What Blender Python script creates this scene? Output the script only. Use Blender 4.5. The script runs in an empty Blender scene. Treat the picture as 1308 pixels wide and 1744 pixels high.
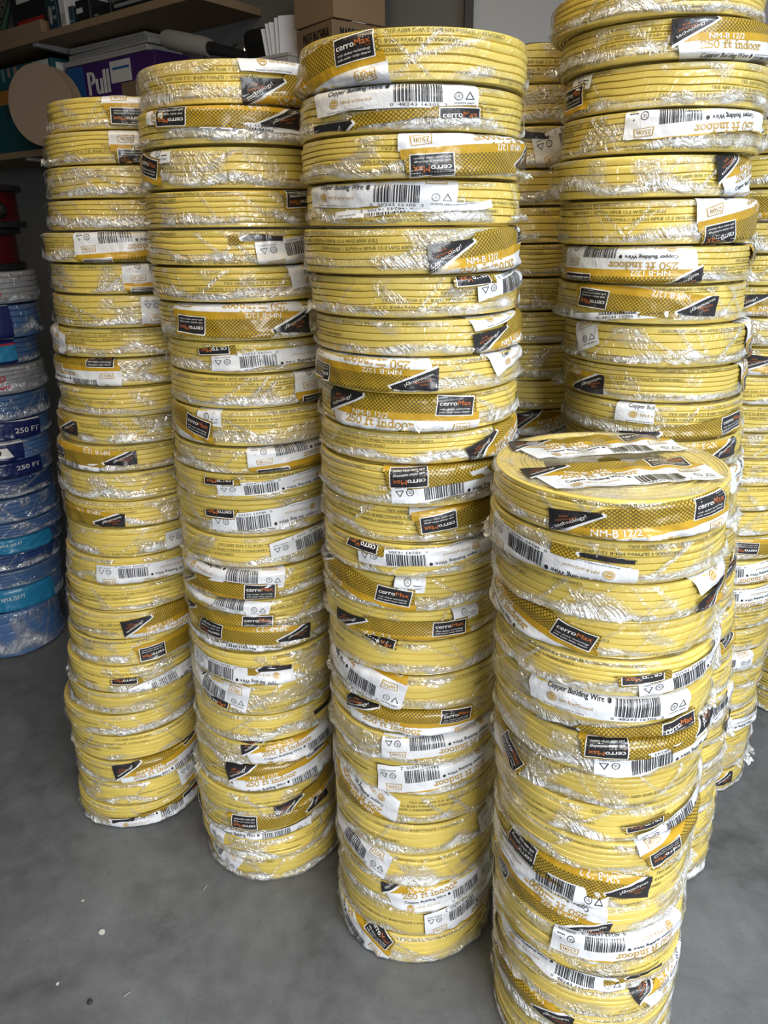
import bpy, math, random
import numpy as np
from mathutils import Matrix, Vector
S = bpy.context.scene
COL = S.collection
PI = math.pi
rng = random.Random(7)
# ------------------------------------------------------------------ camera
F_PX, PITCH, ROLL, CAM_H = 1260.0, 21.3, 0.8, 1.70
IW, IH = 1308.0, 1744.0
cam_d = bpy.data.cameras.new('camera'); cam = bpy.data.objects.new('camera', cam_d); COL.objects.link(cam)
cam_d.sensor_fit = 'VERTICAL'; cam_d.sensor_height = 24.0; cam_d.lens = F_PX / IH * 24.0
cam_d.clip_start = 0.05
RM = Matrix.Rotation(math.radians(90 - PITCH), 3, 'X') @ Matrix.Rotation(math.radians(-ROLL), 3, 'Z')
cam.matrix_world = Matrix.Translation((0, 0, CAM_H)) @ RM.to_4x4()
S.camera = cam
RMn = np.array(RM); CP = np.array([0, 0, CAM_H])
# ------------------------------------------------------------------ light and exposure
S.view_settings.view_transform = 'Standard'; S.view_settings.look = 'None'
S.view_settings.gamma = 1; S.view_settings.use_curve_mapping = False
S.view_settings.exposure = -0.03
W = bpy.data.worlds.new('overcast_sky'); S.world = W; W.use_nodes = True
W.node_tree.nodes['Background'].inputs[0].default_value = (0.80, 0.90, 1.0, 1)
W.node_tree.nodes['Background'].inputs[1].default_value = 0.42
def area(name, loc, target, sx, sy, power, color):
    d = bpy.data.lights.new(name, 'AREA'); d.shape = 'RECTANGLE'; d.size = sx; d.size_y = sy; d.energy = power; d.color = color
    o = bpy.data.objects.new(name, d); COL.objects.link(o); o.location = loc
    o.rotation_euler = (Vector(target) - Vector(loc)).to_track_quat('-Z', 'Y').to_euler(); return o
L1 = area('bay_door_daylight', (2.4, -3.6, 2.95), (0.50, 1.4, 0.6), 3.6, 2.8, 215, (0.97, 0.985, 1.0)); L1.data.spread = math.radians(120)
area('shop_ceiling_lamp', (-0.5, 0.9, 3.1), (-0.5, 1.2, 0), 1.2, 0.3, 17, (1.0, 0.80, 0.50))
area('added_top_light', (1.15, 0.35, 3.12), (1.15, 0.6, 0), 0.35, 1.5, 40, (0.83, 0.92, 1.0)).data.spread = math.radians(130)  # added overhead light, no fixture known; brightens the top of the shortest stack
S.cycles.max_bounces = 6; S.cycles.diffuse_bounces = 3; S.cycles.glossy_bounces = 2; S.cycles.transparent_max_bounces = 12
S.cycles.sample_clamp_indirect = 4.0

# ------------------------------------------------------------------ measuring helpers (photo pixel -> place)
def project(p):
    v = (np.asarray(p, float) - CP) @ RMn
    return 654 + F_PX * v[..., 0] / -v[..., 2], 872 - F_PX * v[..., 1] / -v[..., 2]
def ray(px, py):
    d = RMn @ np.array([(px - 654) / F_PX, (872 - py) / F_PX, -1.0]); return d / np.linalg.norm(d)
def cyl_hit(px, py, X, Y, R):
    d = ray(px, py); ox, oy = -X, -Y
    a = d[0]**2 + d[1]**2; b = ox*d[0] + oy*d[1]; c = ox*ox + oy*oy - R*R
    t = (-b - math.sqrt(max(b*b - a*c, 0))) / a
    return math.atan2(oy + t*d[1], ox + t*d[0]), CAM_H + t*d[2]
def z_hit(px, py, z):
    d = ray(px, py); t = (z - CAM_H) / d[2]; return np.array([t*d[0], t*d[1], z])

# ------------------------------------------------------------------ object helpers
def link(o, parent=None):
    COL.objects.link(o)
    if parent is not None: o.parent = parent
    return o
def tag(o, label=None, cat=None, group=None, kind=None):
    if label: o['label'] = label
    if cat: o['category'] = cat
    if group: o['group'] = group
    if kind: o['kind'] = kind
    return o
def thing(name, label, cat, loc=(0, 0, 0), rz=0.0, group=None):
    o = bpy.data.objects.new(name, None); o.empty_display_size = 0.05
    o.location = loc; o.rotation_euler = (0, 0, rz); link(o); return tag(o, label, cat, group)
def mesh_np(name, V, faces, mats, midx=None, smooth=True, uv=None):
    """faces: list of int arrays (n x 3 or n x 4)"""
    m = bpy.data.meshes.new(name)
    V = np.asarray(V, np.float32); fl = [np.asarray(f, np.int32) for f in faces if len(f)]
    tot = np.concatenate([np.full(len(f), f.shape[1], np.int32) for f in fl])
    loops = np.concatenate([f.ravel() for f in fl])
    m.vertices.add(len(V)); m.vertices.foreach_set('co', V.ravel())
    m.loops.add(len(loops)); m.loops.foreach_set('vertex_index', loops)
    st = np.concatenate([[0], np.cumsum(tot)[:-1]]).astype(np.int32)
    m.polygons.add(len(tot)); m.polygons.foreach_set('loop_start', st)
    if midx is not None: m.polygons.foreach_set('material_index', np.concatenate([np.asarray(x, np.int32) for x in midx if len(x)]))
    m.polygons.foreach_set('use_smooth', np.full(len(tot), smooth))
    for mt in mats: m.materials.append(mt)
    if uv is not None:
        l = m.uv_layers.new(name='UVMap'); l.data.foreach_set('uv', np.asarray(uv, np.float32)[loops].ravel())
    m.update(calc_edges=True); return m
def add(name, mesh, parent=None):
    return link(bpy.data.objects.new(name, mesh), parent)

class MB:                                   # collects shapes into one mesh
    def __init__(s): s.v, s.f, s.mi = [], [], []
    def put(s, vs, fs, mi=0):
        b = len(s.v); s.v += [tuple(map(float, v)) for v in vs]
        for f in fs: s.f.append([b + i for i in f]); s.mi.append(mi)
    def box(s, c, d, mi=0, rz=0.0, bev=0.0, rx=0.0, ry=0.0):
        import bmesh
        bm = bmesh.new(); bmesh.ops.create_cube(bm, size=1.0)
        for v in bm.verts: v.co = Vector((v.co.x*d[0], v.co.y*d[1], v.co.z*d[2]))
        if bev: bmesh.ops.bevel(bm, geom=bm.edges[:] + bm.verts[:], offset=bev, segments=2, affect='EDGES', profile=0.5)
        M = Matrix.Translation(c) @ Matrix.Rotation(rz, 4, 'Z') @ Matrix.Rotation(ry, 4, 'Y') @ Matrix.Rotation(rx, 4, 'X')
        bm.verts.index_update()
        s.put([M @ v.co for v in bm.verts], [[v.index for v in f.verts] for f in bm.faces], mi); bm.free()
    def tube(s, p0, p1, r0, r1=None, n=20, mi=0, cap=True):
        r1 = r0 if r1 is None else r1; p0, p1 = Vector(p0), Vector(p1); q = (p1 - p0).to_track_quat('Z', 'Y')
        vs = []
        for p, r in ((p0, r0), (p1, r1)):
            for i in range(n): vs.append(p + q @ Vector((r*math.cos(2*PI*i/n), r*math.sin(2*PI*i/n), 0)))
        fs = [[i, (i+1) % n, n + (i+1) % n, n + i] for i in range(n)]
        if cap: fs += [list(range(n))[::-1], list(range(n, 2*n))]
        s.put(vs, fs, mi)
    def lathe(s, prof, n=48, mi=0, M=None):
        vs = []
        for i in range(n):
            a = 2*PI*i/n
            for r, z in prof: vs.append(Vector((r*math.cos(a), r*math.sin(a), z)))
        if M is not None: vs = [M @ v for v in vs]
        k = len(prof); fs = []
        for i in range(n):
            for j in range(k - 1): fs.append([i*k + j, ((i+1) % n)*k + j, ((i+1) % n)*k + j + 1, i*k + j + 1])
        s.put(vs, fs, mi)
    def build(s, name, mats, parent=None, smooth=False):
        m = bpy.data.meshes.new(name); m.from_pydata(s.v, [], s.f)
        for mt in (mats if isinstance(mats, (list, tuple)) else [mats]): m.materials.append(mt)
        m.polygons.foreach_set('material_index', s.mi)
        m.polygons.foreach_set('use_smooth', [smooth]*len(s.f)); m.update()
        if smooth: m.set_sharp_from_angle(angle=math.radians(35))
        return add(name, m, parent)

# ------------------------------------------------------------------ materials
def nt(name):
    m = bpy.data.materials.new(name); m.use_nodes = True; t = m.node_tree
    return m, t, t.nodes, t.links, t.nodes['Principled BSDF']
def plain(name, col, rough=0.6, metal=0.0, var=0.0, vscale=20.0, bump=0.0, bscale=60.0, coat=0.0):
    m, t, N, L, P = nt(name)
    P.inputs['Base Color'].default_value = (*col, 1); P.inputs['Roughness'].default_value = rough; P.inputs['Metallic'].default_value = metal
    P.inputs['Coat Weight'].default_value = coat
    tc = N.new('ShaderNodeTexCoord')
    if var:
        n = N.new('ShaderNodeTexNoise'); n.inputs['Scale'].default_value = vscale; n.inputs['Detail'].default_value = 4; L.new(tc.outputs['Object'], n.inputs['Vector'])
        r = N.new('ShaderNodeMix'); r.data_type = 'RGBA'
        r.inputs[6].default_value = (*[c*(1-var) for c in col], 1); r.inputs[7].default_value = (*[min(1, c*(1+var)) for c in col], 1)
        L.new(n.outputs['Fac'], r.inputs[0]); L.new(r.outputs[2], P.inputs['Base Color'])
    if bump:
        n2 = N.new('ShaderNodeTexNoise'); n2.inputs['Scale'].default_value = bscale; n2.inputs['Detail'].default_value = 3; L.new(tc.outputs['Object'], n2.inputs['Vector'])
        b = N.new('ShaderNodeBump'); b.inputs['Strength'].default_value = bump; b.inputs['Distance'].default_value = 0.01
        L.new(n2.outputs['Fac'], b.inputs['Height']); L.new(b.outputs['Normal'], P.inputs['Normal'])
    return m
def crinkle(N, L, scale=55, strength=0.5, dist=0.004, detail=3, zs=0.55):
    """creased-film normal: ridged noise"""
    tc = N.new('ShaderNodeTexCoord'); mp = N.new('ShaderNodeMapping'); mp.inputs['Scale'].default_value = (1, 1, zs)
    L.new(tc.outputs['Object'], mp.inputs['Vector'])
    oi = N.new('ShaderNodeObjectInfo'); L.new(oi.outputs['Random'], mp.inputs['Rotation'])
    n = N.new('ShaderNodeTexNoise'); n.noise_dimensions = '3D'; n.inputs['Scale'].default_value = scale; n.inputs['Detail'].default_value = detail
    n.inputs['Distortion'].default_value = 1.2; L.new(mp.outputs['Vector'], n.inputs['Vector'])
    s = N.new('ShaderNodeMath'); s.operation = 'SUBTRACT'; s.inputs[1].default_value = 0.5; L.new(n.outputs['Fac'], s.inputs[0])
    a = N.new('ShaderNodeMath'); a.operation = 'ABSOLUTE'; L.new(s.outputs[0], a.inputs[0])
    b = N.new('ShaderNodeBump'); b.inputs['Strength'].default_value = strength; b.inputs['Distance'].default_value = dist
    L.new(a.outputs[0], b.inputs['Height']); return b, a, mp
def pulls(N, L, strength=0.6, dist=0.006, across=95, along=16, angle=0.5, vec=False):
    """pull lines of tight film: long thin ridges slanting across the coil face, in clusters"""
    uv = N.new('ShaderNodeUVMap'); oi = N.new('ShaderNodeObjectInfo')
    off = N.new('ShaderNodeVectorMath'); off.operation = 'SCALE'; off.inputs[0].default_value = (7.3, 3.1, 0); L.new(oi.outputs['Random'], off.inputs['Scale'])
    ad = N.new('ShaderNodeVectorMath'); ad.operation = 'ADD'; L.new(uv.outputs[0], ad.inputs[0]); L.new(off.outputs[0], ad.inputs[1])
    big = N.new('ShaderNodeTexNoise'); big.inputs['Scale'].default_value = 9; big.inputs['Detail'].default_value = 1; L.new(ad.outputs[0], big.inputs['Vector'])
    bs = N.new('ShaderNodeVectorMath'); bs.operation = 'SCALE'; bs.inputs['Scale'].default_value = .10; L.new(big.outputs['Color'], bs.inputs[0])
    a2 = N.new('ShaderNodeVectorMath'); a2.operation = 'ADD'; L.new(ad.outputs[0], a2.inputs[0]); L.new(bs.outputs[0], a2.inputs[1])
    mp = N.new('ShaderNodeMapping'); mp.vector_type = 'TEXTURE'; mp.inputs['Rotation'].default_value = (0, 0, -angle); mp.inputs['Scale'].default_value = (1/across, 1/along, 1); L.new(a2.outputs[0], mp.inputs['Vector'])
    n = N.new('ShaderNodeTexNoise'); n.inputs['Scale'].default_value = 1.0; n.inputs['Detail'].default_value = 2; n.inputs['Distortion'].default_value = .5; L.new(mp.outputs[0], n.inputs['Vector'])
    mk = N.new('ShaderNodeTexNoise'); mk.inputs['Scale'].default_value = 13; mk.inputs['Detail'].default_value = 2; L.new(ad.outputs[0], mk.inputs['Vector'])
    mr = N.new('ShaderNodeMapRange'); mr.inputs['From Min'].default_value = .40; mr.inputs['From Max'].default_value = .62; mr.inputs['To Min'].default_value = .06; L.new(mk.outputs['Fac'], mr.inputs['Value'])
    s = N.new('ShaderNodeMath'); s.operation = 'SUBTRACT'; s.inputs[1].default_value = 0.5; L.new(n.outputs['Fac'], s.inputs[0])
    a = N.new('ShaderNodeMath'); a.operation = 'ABSOLUTE'; L.new(s.outputs[0], a.inputs[0])
    h = N.new('ShaderNodeMath'); h.operation = 'MULTIPLY'; L.new(a.outputs[0], h.inputs[0]); L.new(mr.outputs[0], h.inputs[1])
    b = N.new('ShaderNodeBump'); b.inputs['Strength'].default_value = strength; b.inputs['Distance'].default_value = dist; L.new(h.outputs[0], b.inputs['Height']); return (b, a2) if vec else b
def jacket(name, col, spread=0.10):
    m, t, N, L, P = nt(name)
    oi = N.new('ShaderNodeObjectInfo'); hs = N.new('ShaderNodeHueSaturation'); hs.inputs['Color'].default_value = (*col, 1)
    mr = N.new('ShaderNodeMapRange'); mr.inputs['To Min'].default_value = 1 - spread; mr.inputs['To Max'].default_value = 1 + spread
    L.new(oi.outputs['Random'], mr.inputs['Value']); L.new(mr.outputs[0], hs.inputs['Value']); L.new(hs.outputs[0], P.inputs['Base Color'])
    P.inputs['Roughness'].default_value = 0.42
    P.inputs['Coat Weight'].default_value = 0.85; P.inputs['Coat Roughness'].default_value = 0.12; P.inputs['Coat IOR'].default_value = 1.75     # tight clear film
    b = pulls(N, L, 1.0, 0.022); L.new(b.outputs['Normal'], P.inputs['Coat Normal'])
    return m
def film(name, tint=(0.93, 0.93, 0.92)):
    m, t, N, L, P = nt(name); N.remove(P); out = N['Material Output']
    b, ridge, mp = crinkle(N, L, 30, 0.75, 0.016, 3, 1.3); pb, pv = pulls(N, L, 1.0, 0.020, 100, 18, -.5, True); L.new(pb.outputs['Normal'], b.inputs['Normal'])
    at = N.new('ShaderNodeAttribute'); at.attribute_name = 'haze'
    n = N.new('ShaderNodeTexNoise'); n.inputs['Scale'].default_value = 1.0; n.inputs['Detail'].default_value = 4; n.inputs['Distortion'].default_value = .8
    pm = N.new('ShaderNodeMapping'); pm.vector_type = 'TEXTURE'; pm.inputs['Rotation'].default_value = (0, 0, .35); pm.inputs['Scale'].default_value = (1/42, 1/90, 1); L.new(pv.outputs[0], pm.inputs['Vector']); L.new(pm.outputs[0], n.inputs['Vector'])
    nr = N.new('ShaderNodeMapRange'); nr.inputs['From Min'].default_value = 0.36; nr.inputs['From Max'].default_value = 0.68; nr.inputs['To Min'].default_value = 0.25; nr.inputs['To Max'].default_value = 1.25
    L.new(n.outputs['Fac'], nr.inputs['Value'])
    op = N.new('ShaderNodeMath'); op.operation = 'MULTIPLY'; L.new(at.outputs['Fac'], op.inputs[0]); L.new(nr.outputs[0], op.inputs[1])
    op2 = N.new('ShaderNodeMath'); op2.operation = 'MULTIPLY'; op2.inputs[1].default_value = 0.92; op2.use_clamp = True; L.new(op.outputs[0], op2.inputs[0])
    d = N.new('ShaderNodeBsdfDiffuse'); d.inputs['Color'].default_value = (*tint, 1); L.new(b.outputs['Normal'], d.inputs['Normal'])
    g = N.new('ShaderNodeBsdfGlossy'); g.inputs['Roughness'].default_value = 0.13; g.inputs['Color'].default_value = (1, 1, 1, 1); L.new(b.outputs['Normal'], g.inputs['Normal'])
    tr = N.new('ShaderNodeBsdfTransparent')
    m1 = N.new('ShaderNodeMixShader'); L.new(op2.outputs[0], m1.inputs[0]); L.new(tr.outputs[0], m1.inputs[1]); L.new(d.outputs[0], m1.inputs[2])
    gf = N.new('ShaderNodeMath'); gf.operation = 'MULTIPLY'; gf.inputs[1].default_value = 0.27; gf.use_clamp = True
    hm = N.new('ShaderNodeMath'); hm.operation = 'MINIMUM'; hm.inputs[1].default_value = 1.0
    hq = N.new('ShaderNodeMath'); hq.operation = 'MULTIPLY'; hq.inputs[1].default_value = 3.0; L.new(at.outputs['Fac'], hq.inputs[0]); L.new(hq.outputs[0], hm.inputs[0])
    L.new(hm.outputs[0], gf.inputs[0])
    m2 = N.new('ShaderNodeMixShader'); L.new(gf.outputs[0], m2.inputs[0]); L.new(m1.outputs[0], m2.inputs[1]); L.new(g.outputs[0], m2.inputs[2])
    L.new(m2.outputs[0], out.inputs['Surface']); return m
def printed(name, col, rough=0.33, pattern=None, cr=0.35):
    m, t, N, L, P = nt(name); P.inputs['Base Color'].default_value = (*col, 1); P.inputs['Roughness'].default_value = rough
    P.inputs['Coat Weight'].default_value = 0.3; P.inputs['Coat Roughness'].default_value = 0.15
    b, _, _ = crinkle(N, L, 45, cr, 0.006, 3, 1.0); L.new(b.outputs['Normal'], P.inputs['Normal'])
    if pattern:                                        # raised-lozenge print
        uv = N.new('ShaderNodeUVMap'); sp = N.new('ShaderNodeSeparateXYZ'); L.new(uv.outputs[0], sp.inputs[0])
        prods = []
        for sg in (1, -1):
            a = N.new('ShaderNodeMath'); a.operation = 'MULTIPLY_ADD'; a.inputs[1].default_value = sg; L.new(sp.outputs['Y'], a.inputs[0]); L.new(sp.outputs['X'], a.inputs[2])
            k = N.new('ShaderNodeMath'); k.operation = 'MULTIPLY'; k.inputs[1].default_value = 2*PI/0.0075; L.new(a.outputs[0], k.inputs[0])
            s = N.new('ShaderNodeMath'); s.operation = 'SINE'; L.new(k.outputs[0], s.inputs[0]); prods.append(s)
        mx = N.new('ShaderNodeMath'); mx.operation = 'MAXIMUM'; L.new(prods[0].outputs[0], mx.inputs[0]); L.new(prods[1].outputs[0], mx.inputs[1])
        mr = N.new('ShaderNodeMapRange'); mr.inputs['From Min'].default_value = 0.35; mr.inputs['From Max'].default_value = 0.85; L.new(mx.outputs[0], mr.inputs['Value'])
        c = N.new('ShaderNodeMix'); c.data_type = 'RGBA'; c.inputs[6].default_value = (*col, 1); c.inputs[7].default_value = (*pattern, 1)
        L.new(mr.outputs[0], c.inputs[0]); L.new(c.outputs[2], P.inputs['Base Color'])
    return m
YEL = jacket('yellow_cable_jacket', (0.765, 0.59, 0.130))
BLU = jacket('light_blue_cable_jacket', (0.075, 0.17, 0.38), 0.25)
GRY = jacket('pale_grey_cable_jacket', (0.30, 0.30, 0.32))
INK = plain('jacket_print_ink', (0.07, 0.055, 0.015), 0.6)
FILM = film('clear_stretch_film'); FILMD = film('dusty_stretch_film', (0.75, 0.8, 0.9))
P_WHITE = printed('white_label_print', (0.80, 0.81, 0.84)); P_GOLD = printed('gold_label_print', (0.55, 0.325, 0.022))
P_PAT = printed('lozenge_gold_print', (0.50, 0.33, 0.03), 0.33, (0.11, 0.070, 0.010)); P_BLACK = printed('black_label_print', (0.022, 0.020, 0.022), 0.3)
P_GTXT = printed('gold_lettering', (0.50, 0.31, 0.06)); P_ORG = printed('orange_lettering', (0.50, 0.15, 0.04)); P_WTXT = printed('white_lettering', (0.86, 0.85, 0.82))
P_NAVY = printed('navy_label_print', (0.010, 0.018, 0.11)); P_CYAN = printed('cyan_label_print', (0.02, 0.22, 0.42)); P_RED = printed('red_lettering', (0.45, 0.02, 0.04))
LM = [P_WHITE, P_GOLD, P_PAT, P_BLACK, P_GTXT, P_ORG, P_WTXT, P_NAVY, P_CYAN, P_RED]
WHITE, GOLD, PAT, BLACK, GTXT, ORG, WTXT, NAVY, CYAN, RED = range(10)

# ------------------------------------------------------------------ lettering
_tc = {}
def text_mesh(s, bold=0.0):
    """glyph triangles of one line of lettering, cap height 1, left-aligned on the baseline"""
    if (s, bold) in _tc: return _tc[(s, bold)]
    c = bpy.data.curves.new('lettering', 'FONT'); c.body = s; c.size = 1.0; c.resolution_u = 2; c.offset = bold
    o = bpy.data.objects.new('lettering', c); COL.objects.link(o)
    dg = bpy.context.evaluated_depsgraph_get(); ev = o.evaluated_get(dg); m = ev.to_mesh(); m.calc_loop_triangles()
    V = np.zeros(len(m.vertices)*3, np.float32); m.vertices.foreach_get('co', V); V = V.reshape(-1, 3)[:, :2].copy()
    T = np.zeros(len(m.loop_triangles)*3, np.int32); m.loop_triangles.foreach_get('vertices', T); T = T.reshape(-1, 3).copy()
    ev.to_mesh_clear(); bpy.data.objects.remove(o); bpy.data.curves.remove(c)
    V = V / 0.70
    if len(V): V[:, 0] -= V[:, 0].min()
    _tc[(s, bold)] = (V, T); return V, T
def ell(cx, cy, rx, ry, n=14): return [(cx + rx*math.cos(2*PI*i/n), cy + ry*math.sin(2*PI*i/n)) for i in range(n + 1)]
SLAB = {'2': (.52, [[(.04, .58), (.09, .72), (.22, .78), (.36, .72), (.41, .58), (.33, .40), (.06, .08)], [(.03, .07), (.46, .07)], [(.43, .05), (.43, .20)]]),
 '5': (.52, [[(.42, .73), (.10, .73), (.08, .42), (.22, .48), (.37, .42), (.42, .26), (.35, .11), (.20, .05), (.05, .13)]]),
 '0': (.56, [ell(.25, .40, .20, .36)]), ' ': (.28, []),
 'f': (.40, [[(.38, .70), (.29, .77), (.20, .70), (.18, .06)], [(.04, .50), (.34, .50)], [(.04, .05), (.34, .05)]]),
 't': (.40, [[(.17, .72), (.17, .13), (.25, .06), (.36, .11)], [(.03, .50), (.35, .50)]]),
 'i': (.34, [[(.03, .50), (.17, .50), (.17, .05)], [(.02, .05), (.31, .05)], [(.11, .74), (.22, .74)]]),
 'n': (.60, [[(.03, .50), (.14, .50), (.14, .05)], [(.02, .05), (.25, .05)], [(.14, .36), (.25, .49), (.36, .46), (.42, .35), (.42, .05)], [(.32, .05), (.54, .05)]]),
 'd': (.56, [ell(.21, .27, .17, .23), [(.28, .77), (.39, .77), (.39, .05), (.50, .05)]]),
 'o': (.52, [ell(.24, .27, .19, .23)]),
 'r': (.46, [[(.03, .50), (.14, .50), (.14, .05)], [(.02, .05), (.27, .05)], [(.14, .34), (.23, .48), (.38, .46), (.38, .36)]])}
def stroke(pts, w):
    V, T = [], []
    for (x0, y0), (x1, y1) in zip(pts[:-1], pts[1:]):
        dx, dy = x1 - x0, y1 - y0; l = math.hypot(dx, dy) or 1e-9; dx, dy = dx/l, dy/l; e = w*0.42
        a = (x0 - dx*e, y0 - dy*e); b = (x1 + dx*e, y1 + dy*e); i = len(V)
        V += [(a[0] - dy*w/2, a[1] + dx*w/2), (a[0] + dy*w/2, a[1] - dx*w/2), (b[0] + dy*w/2, b[1] - dx*w/2), (b[0] - dy*w/2, b[1] + dx*w/2)]
        T += [(i, i+1, i+2), (i, i+2, i+3)]
    return V, T
def slab_mesh(s, w=0.115):
    V, T, x = [], [], 0.0
    for ch in s:
        adv, sts = SLAB[ch]
        for st in sts:
            v, t = stroke(st, w); b = len(V); V += [(x + p[0], p[1]) for p in v]; T += [tuple(b + i for i in q) for q in t]
        x += adv
    return np.array(V)/0.8, np.array(T)

# ------------------------------------------------------------------ label artwork as flat layers: (V2, faces, material, lift, part, clampable)
class Art:
    def __init__(s): s.items = []
    def quad(s, c4, mat, lift, part=0, step=0.004):
        p = np.array(c4, float); lu = max(np.linalg.norm(p[1]-p[0]), np.linalg.norm(p[2]-p[3])); lv = max(np.linalg.norm(p[3]-p[0]), np.linalg.norm(p[2]-p[1]))
        nu, nv = max(1, int(math.ceil(lu/step))), max(1, int(math.ceil(lv/step)))
        u = np.linspace(0, 1, nu+1)[:, None, None]; v = np.linspace(0, 1, nv+1)[None, :, None]
        V = (p[0]*(1-u)*(1-v) + p[1]*u*(1-v) + p[2]*u*v + p[3]*(1-u)*v).reshape(-1, 2)
        i, j = np.meshgrid(np.arange(nu), np.arange(nv), indexing='ij'); a = (i*(nv+1) + j).ravel()
        s.items.append((V, np.stack([a, a+nv+1, a+nv+2, a+1], 1), mat, lift, part, True))
    def rect(s, x0, x1, y0, y1, mat, lift, part=0, step=0.004): s.quad([(x0, y0), (x1, y0), (x1, y1), (x0, y1)], mat, lift, part, step)
    def raw(s, V, T, mat, lift, part=0): s.items.append((np.array(V, float), np.array(T, int), mat, lift, part, False))
    def text(s, t, x, y, h, mat, lift, part=0, bold=0.0, wmax=None, rot=0.0, slab=False):
        V, T = slab_mesh(t) if slab else text_mesh(t)
        if bold:
            n0 = len(V); V = np.concatenate([V + np.array([bold*k*1.8, 0]) for k in range(3)]); T = np.concatenate([T + n0*k for k in range(3)])
        V = V*h
        if wmax and V[:, 0].max() > 0: V = V*np.array([wmax/V[:, 0].max(), 1])
        if rot: c, q = math.cos(rot), math.sin(rot); V = V @ np.array([[c, q], [-q, c]])
        s.raw(V + np.array([x, y]), T, mat, lift, part)
    def disc(s, x, y, rx, ry, mat, lift, part=0, n=14):
        V = [(x, y)] + [(x + rx*math.cos(2*PI*i/n), y + ry*math.sin(2*PI*i/n)) for i in range(n)]
        s.raw(V, [(0, 1+i, 1+(i+1) % n) for i in range(n)], mat, lift, part)
    def line(s, pts, w, mat, lift, part=0): V, T = stroke(pts, w); s.raw(V, T, mat, lift, part)
BADGE, CODE = 1, 2
def yellow_art():
    A = Art(); q = 0.0002
    A.quad([(0.018, -.062), (0.296, -.062), (0.300, .006), (0.004, .006)], WHITE, 0)
    A.quad([(0.004, .001), (0.298, .003), (0.296, .021), (0.010, .018)], GOLD, q)
    A.quad([(0.020, .016), (0.292, .019), (0.288, .056), (0.082, .056)], PAT, 1.5*q)
    A.quad([(-.004, -.009), (0.082, .041), (0.078, .047), (-.004, .047)], WHITE, 2*q)
    A.quad([(-.006, -.004), (0.077, .042), (0.073, .0475), (-.006, .0475)], BLACK, 3*q)
    A.text('now', .012, .032, .0055, ORG, 5*q, rot=.18); A.text('stronger', .006, .022, .0055, ORG, 5*q, rot=.3, wmax=.034); A.text('technology!', .004, .009, .0065, WTXT, 5*q, wmax=.056, rot=.5)
    A.text('NM-B 12/2', .058, .0040, .0110, WTXT, 4*q, bold=.012, wmax=.072)
    A.quad([(.212, .014), (.283, .013), (.285, .052), (.214, .054)], WTXT, 3*q, BADGE)
    A.quad([(.2138, .0158), (.2813, .0148), (.2832, .0502), (.2158, .0522)], BLACK, 4*q, BADGE)
    A.text('cerro', .2185, .0355, .0100, WTXT, 6*q, BADGE, bold=.015, wmax=.033); A.text('Max', .2525, .0355, .0100, ORG, 6*q, BADGE, bold=.015, wmax=.026)
    A.line([(.219, .0325), (.279, .0325)], .0007, ORG, 6*q, BADGE)
    A.text('with slicker technology', .219, .0262, .0036, WTXT, 6*q, BADGE, wmax=.058); A.text('pulls easier strips cleaner', .219, .0200, .0036, WTXT, 6*q, BADGE, wmax=.058)
    A.text('250 ft indoor', .044, -.0150, .0165, GTXT, 3*q, wmax=.132, slab=True)
    A.text('Copper Building Wire', .046, -.0295, .0078, BLACK, 3*q, bold=.02, wmax=.098); A.disc(.1520, -.0262, .0034, .0040, BLACK, 3*q)
    A.disc(.058, -.0435, .0095, .0078, GTXT, 3*q); A.line(ell(.058, -.0435, .0075, .0058), .0008, WTXT, 4*q); A.text('NM-B', .0525, -.0455, .0035, WTXT, 4*q, wmax=.011)
    A.text('NM-B w/Ground', .072, -.0465, .0062, GTXT, 3*q, wmax=.055)
    A.text('www.cerrowire.com', .044, -.0595, .0034, BLACK, 3*q, wmax=.070)
    r = random.Random(3); x = .162
    while x < .236:
        w = r.choice((.0008, .0008, .0016, .0024)); A.rect(x, x+w, -.052, -.0225, BLACK, 3*q, CODE, .006); x += w + r.choice((.0009, .0009, .0017, .0022))
    A.text('0  48243 16305  2', .156, -.0588, .0048, BLACK, 3*q, CODE, wmax=.088)
    A.quad([(.245, -.020), (.281, -.018), (.279, -.002), (.247, -.003)], GTXT, 3*q); A.quad([(.247, -.0185), (.279, -.0165), (.2772, -.0035), (.249, -.0045)], WHITE, 4*q)
    A.text('250ft', .2495, -.0150, .0088, GTXT, 5*q, bold=.02, wmax=.027)
    A.line(ell(.262, -.041, .0065, .0065), .0013, BLACK, 3*q); A.text('UL', .2585, -.0435, .006, BLACK, 3*q, wmax=.0068)
    A.line([(.274, -.046), (.281, -.0345), (.288, -.046), (.274, -.046)], .0014, BLACK, 3*q); A.text('XHWN 600V', .254, -.0545, .0035, BLACK, 3*q, wmax=.035)
    return A.items
ANC = {'bd': (.248, .033), 'pn': (.032, .028), 'bc': (.199, -.040), 'ul': (.270, -.043), 'tx': (.110, -.010), 'nm': (.094, .012), 'ci': (.058, -.0435), 'sh': (.263, -.011)}
CROP = {'F': (-.0625, .0600), 'G': (.0025, .0600), 'W': (-.0625, .0035), 'B': (-.0625, -.0205), 'T': (.036, .0600), 'L': (-.0625, -.047)}
ART_Y = yellow_art()

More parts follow.
